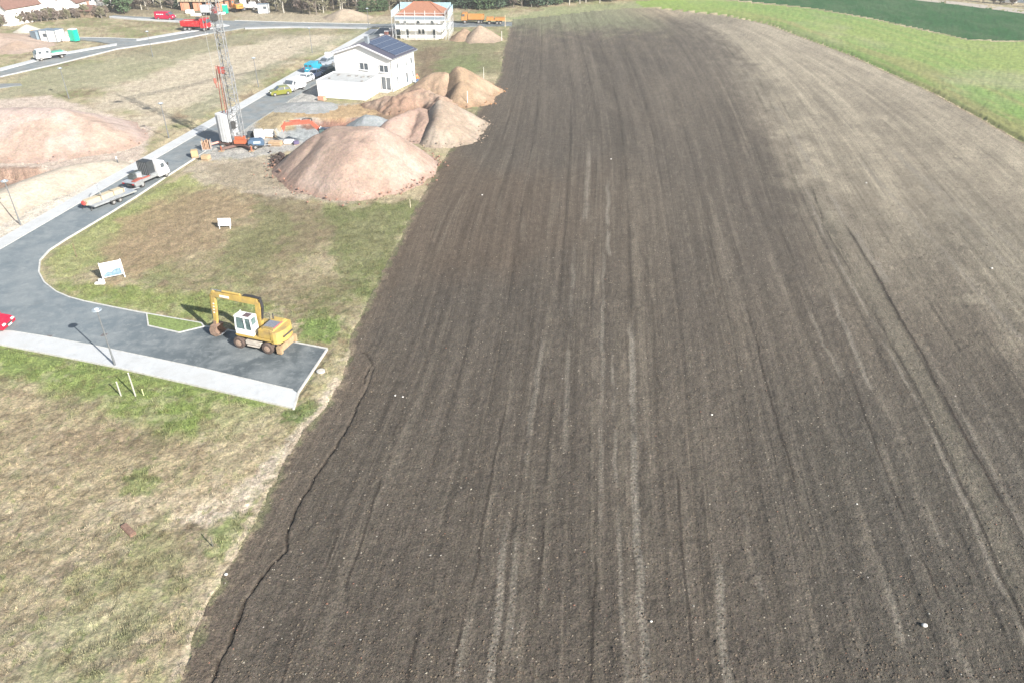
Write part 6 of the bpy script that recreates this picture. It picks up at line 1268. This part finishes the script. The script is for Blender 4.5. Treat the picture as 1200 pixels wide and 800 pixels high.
pine = [proto(*leaf_tree(s_, h_, m_, sh, w_, n_, sz), 'evergreen_tree', ML, 'tree', M_bark, MG) for s_, h_, m_, sh, w_, n_, sz in
        ((11, 13, M_pine, 'pine', 2.6, 2400, .36), (12, 10, M_pine, 'pine', 2.3, 2000, .34), (13, 8, M_ever, 'round', 2.4, 1600, .36), (14, 15, M_pine, 'pine', 3.0, 2600, .4))]
bush = [proto(*twigs_tree(s_, 3.4, m_, None, .5, 1.5), 'hedge_shrub', 'bare brown shrub in the hedge below the white gabled houses', 'shrub', M_bark, 'shrubs of the hedge at far left') for s_, m_ in ((21, M_twig), (22, M_twig3), (23, M_twig2))]
used_ = set()
def place(protos, k, loc, rz, s_, label=None, group=None):
    p = protos[k % len(protos)]
    if id(p) not in used_ and not label:
        used_.add(id(p)); p.location = loc; p.rotation_euler = (0, 0, rz); p.scale = (s_, s_, s_); return p
    return dup(p, loc, rz, label, group, s_)
rr = random.Random(77)
def zg(x, y):
    return 0.0
base = [(118, 10), (150, 13), (200, 12), (215, 9), (262, 8), (318, 14), (345, 18), (388, 18), (400, 14), (430, 15), (470, 13), (485, 11)]
bxs, bys = [p[0] for p in base], [p[1] for p in base]
n_ = 0
for row in range(5):
    px_ = 128 + row * 3
    while px_ < 500:
        by_ = float(np.interp(px_, bxs, bys)); g = G(px_, by_ - .6)
        x_, y_ = g[0] + rr.gauss(0, .8), g[1] + row * 6.5 + rr.uniform(0, 3); sc = rr.uniform(.7, 1.15) * (.8 if row == 0 else 1)
        place(bare, n_ + rr.randrange(3), (x_, y_, zg(x_, y_) - .1), rr.uniform(0, 6.28), sc); n_ += 1; px_ += rr.uniform(8, 14)
n_ = 0
base2 = [(478, 11), (520, 10), (560, 12.5), (600, 11.5), (640, 9), (690, 5.5), (730, 2), (760, 0)]
for row in range(4):
    px_ = 478 + row * 4
    while px_ < 765:
        by_ = float(np.interp(px_, [p[0] for p in base2], [p[1] for p in base2])); g = G(px_, by_ - .6); x_, y_ = g[0] + rr.gauss(0, .5), g[1] + row * 5 + rr.uniform(0, 2.5)
        if rr.random() < (.25 if row == 0 else .12): place(bare, rr.randrange(6), (x_, y_, zg(x_, y_) - .1), rr.uniform(0, 6.28), .7, None)
        else: place(pine, n_ + rr.randrange(3), (x_, y_, zg(x_, y_) - .1), rr.uniform(0, 6.28), rr.uniform(.65, 1.1))
        n_ += 1; px_ += rr.uniform(9, 14)
# far side beyond the crop, top right
for k in range(16):
    px_ = 770 + k * 20 + rr.uniform(-6, 6); g = G(px_, -9); place(bare if k % 3 else pine, rr.randrange(6), (g[0], g[1] + rr.uniform(0, 14), 0), rr.uniform(0, 6.28), rr.uniform(.45, .7), 'bare tree beyond the dark green crop at the top right' if k % 3 else 'evergreen beyond the dark green crop at the top right', 'trees beyond the dark crop')
for k in range(12):
    px_ = 1075 + k * 13; g = G(px_, float(np.interp(px_, [1062, 1125, 1200], [-7, 0, 9]))); dup(bush[k % 3], (g[0], g[1] + rr.uniform(0, 5), 0), rr.uniform(0, 6.28), 'grey brown roadside shrub at the top right corner', 'shrubs beyond the pale track', rr.uniform(.5, .9))
# pale track beside the crop
tk = [(990, -4), (1062, -.5), (1125, 6.5), (1200, 16.5), (1300, 33), (1300, 29), (1200, 11.5), (1125, 3), (1062, -3.5), (990, -7)]
slab('track', GP(tk), -.4, .05, mat('pale_gravel', tuple(srgb(208, 198, 182, K)), .95, var=.2, scale=.6))
tk = [(1100, -4), (1200, 4), (1300, 16), (1300, 10), (1200, -1), (1100, -9)]
slab('road', GP(tk), -.4, .06, M_asph)
a = G(1182, 4.5); car('parked_car', 'tiny pale car on the road at the top right corner', 'car', (a[0], a[1], .06), R(-40), 4.2, 1.8, 1.5, (.7, .7, .72))
# hedge below the far left houses
hb_ = [(-30, 36), (0, 32), (30, 28), (60, 25), (95, 22), (118, 21)]
k = 0; px_ = -25
while px_ < 120:
    by_ = float(np.interp(px_, [p[0] for p in hb_], [p[1] for p in hb_]))
    for row in range(2):
        g = G(px_ + rr.uniform(-1, 1), by_); place(bush, k, (g[0], g[1] + .8 + row * 2.4 + rr.uniform(-.4, .4), 0), rr.uniform(0, 6.28), rr.uniform(.6, 1.0)); k += 1
    px_ += 6.5
a = G(146, 16); dup(pine[2], (a[0], a[1], 0), 1.0, 'dense dark green conifer bush left of the bare wood at the top', 'evergreens near the far houses', .85)
a = G(137, 15); dup(pine[2], (a[0], a[1] + 2, 0), 2.2, 'mid green bushy evergreen just left of the dense conifer at the top', 'evergreens near the far houses', .7)
a = G(207, 10.5); dup(pine[0], (a[0], a[1], 0), .4, 'small pointed conifer left of the unfinished house shell', 'evergreens near the far houses', .38)
a = G(128, 13); dup(pine[2], (a[0], a[1], 0), 3.0, 'low green bush right of the wooden shed at the top left', 'evergreens near the far houses', .42)
for k in range(5):
    a = G(424 + 7 * k, 14.5 - .4 * k); dup(pine[2], (a[0], a[1] - 1, 0), k * 1.3, 'dark green bush in front of the wood left of the scaffolded house', 'dark bushes left of the scaffolded house', .42)
# ---------------- loose clods and stones in the field; grass tufts ----------------
r = np.random.default_rng(5)
def scatter(n, pts_fn, name, m, rng, size, squash, cols, label, cat):
    x, y, z = pts_fn(n); k = len(x)
    oct_ = np.array([[1, 0, 0], [0, 1, 0], [-1, 0, 0], [0, -1, 0], [0, 0, 1], [0, 0, -1]], float); fo = np.array([[0, 1, 4], [1, 2, 4], [2, 3, 4], [3, 0, 4], [1, 0, 5], [2, 1, 5], [3, 2, 5], [0, 3, 5]])
    s = size[0] + (size[1] - size[0]) * r.random(k) ** 3; a = r.random(k) * 6.28; ca, sa = np.cos(a), np.sin(a)
    o = oct_[None] * s[:, None, None] * (1 + .5 * (r.random((k, 6, 1)) - .5)); o[..., 0] *= 1.3
    V = np.stack([o[..., 0] * ca[:, None] - o[..., 1] * sa[:, None] + x[:, None], o[..., 0] * sa[:, None] + o[..., 1] * ca[:, None] + y[:, None], o[..., 2] * squash + z[:, None] + s[:, None] * .15], -1).reshape(-1, 3)
    F = (fo[None] + (np.arange(k) * 6)[:, None, None]).reshape(-1, 3)
    ci = cols[r.integers(0, len(cols), k)] * (1 + .3 * (r.random((k, 1)) - .5)); c = np.repeat(ci, 6, 0)
    o = mesh_np(name, V, F, m, c, smooth=False); tag(o, label, cat, kind='stuff'); return o
def gridz(x, y):
    yi = np.clip(np.searchsorted(yr, y) - 1, 0, len(yr) - 2); hw = 0.682 * np.clip(0.848 * yr[yi] + 18.3, 16, None); ui = np.clip(np.searchsorted(ur, x / hw) - 1, 0, len(ur) - 2); return yi, ui, Z[yi, ui]
def fieldpts(n):
    zc = 38 + (170 - 38) * r.random(n) ** 1.6; y = (zc - 18.3) / .848; x = (r.random(n) * 2 - 1) * .70 * zc
    yi, ui, z = gridz(x, y); ok = isfield[yi, ui]; return x[ok], y[ok], z[ok]
M_clod = ground_mat('clod_soil', 9, .25, .02)
scatter(60000, fieldpts, 'soil_clods', M_clod, r, (.02, .075), .6, np.array([srgb(112, 100, 88, K), srgb(124, 112, 98, K), srgb(138, 126, 110, K), srgb(104, 94, 84, K)]), 'loose clods of earth strewn over the ploughed field', 'soil')
scatter(3000, fieldpts, 'field_stones', M_clod, r, (.02, .065), .6, np.array([srgb(196, 188, 172, K), srgb(180, 166, 146, K), srgb(206, 200, 190, K), srgb(170, 128, 110, K)]), 'small pale stones strewn over the ploughed field', 'stones')
def tufts(n):
    zc = 38 + (110 - 38) * r.random(n) ** 1.3; y = (zc - 18.3) / .848; x = -.72 * zc + r.random(n) * zc * .62
    yi, ui, z = gridz(x, y); ok = ~isfield[yi, ui] & (rd[yi, ui] < .02) & ~inpoly(x, y, INSET); x, y, z, yi, ui = x[ok], y[ok], z[ok], yi[ok], ui[ok]
    c = meadow_col[yi, ui]; g = (c[:, 1] / (c[:, 0] + 1e-6)); keep = r.random(len(x)) < np.clip((g - .80) * 3.0, .10, 1)
    keep &= (fbm(x * .9, y * .9, 3, 901) > .42)
    return x[keep], y[keep], z[keep], c[keep]
x, y, z, c = tufts(120000); k = len(x)
nb = 5; a = r.random((k, nb)) * 6.28; h = (.05 + .2 * r.random((k, nb)) ** 2); ln = .10 * r.random((k, nb)); ox_ = r.normal(0, .07, (k, nb)); oy_ = r.normal(0, .07, (k, nb)); wd = .022
ca, sa = np.cos(a), np.sin(a); p = np.stack([x[:, None] + ox_, y[:, None] + oy_, z[:, None] - .02 + 0 * a], -1)
v0 = p + np.stack([-sa * wd, ca * wd, 0 * a], -1); v1 = p - np.stack([-sa * wd, ca * wd, 0 * a], -1); v2 = p + np.stack([ca * ln, sa * ln, h], -1)
V = np.stack([v0, v1, v2], 2).reshape(-1, 3); F = np.arange(len(V)).reshape(-1, 3); cc = np.repeat(c * (1 + .5 * (r.random((k, 1)) - .45)), nb * 3, 0)
o = mesh_np('grass_tufts', V, F, M_strip, cc, smooth=False); tag(o, 'short grass tufts over the meadow left of the field', 'grass', kind='stuff')
print('tufts', k)
# ---------------- thin spring haze over the whole place ----------------
hz = MB().box((0, 950, 18.5), (15000, 3000, 43)).obj('haze', bpy.data.materials.new('haze')); hz['kind'] = 'stuff'; hz['label'] = 'thin pale haze over the fields'
hz.data.materials[0].use_nodes = True; n = hz.data.materials[0].node_tree; n.nodes.remove(n.nodes['Principled BSDF'])
pv = n.nodes.new('ShaderNodeVolumePrincipled'); pv.inputs['Color'].default_value = (.97, .98, 1, 1); pv.inputs['Density'].default_value = .00033; pv.inputs['Anisotropy'].default_value = .1
n.links.new(pv.outputs[0], n.nodes['Material Output'].inputs['Volume']); S.cycles.volume_bounces = 0
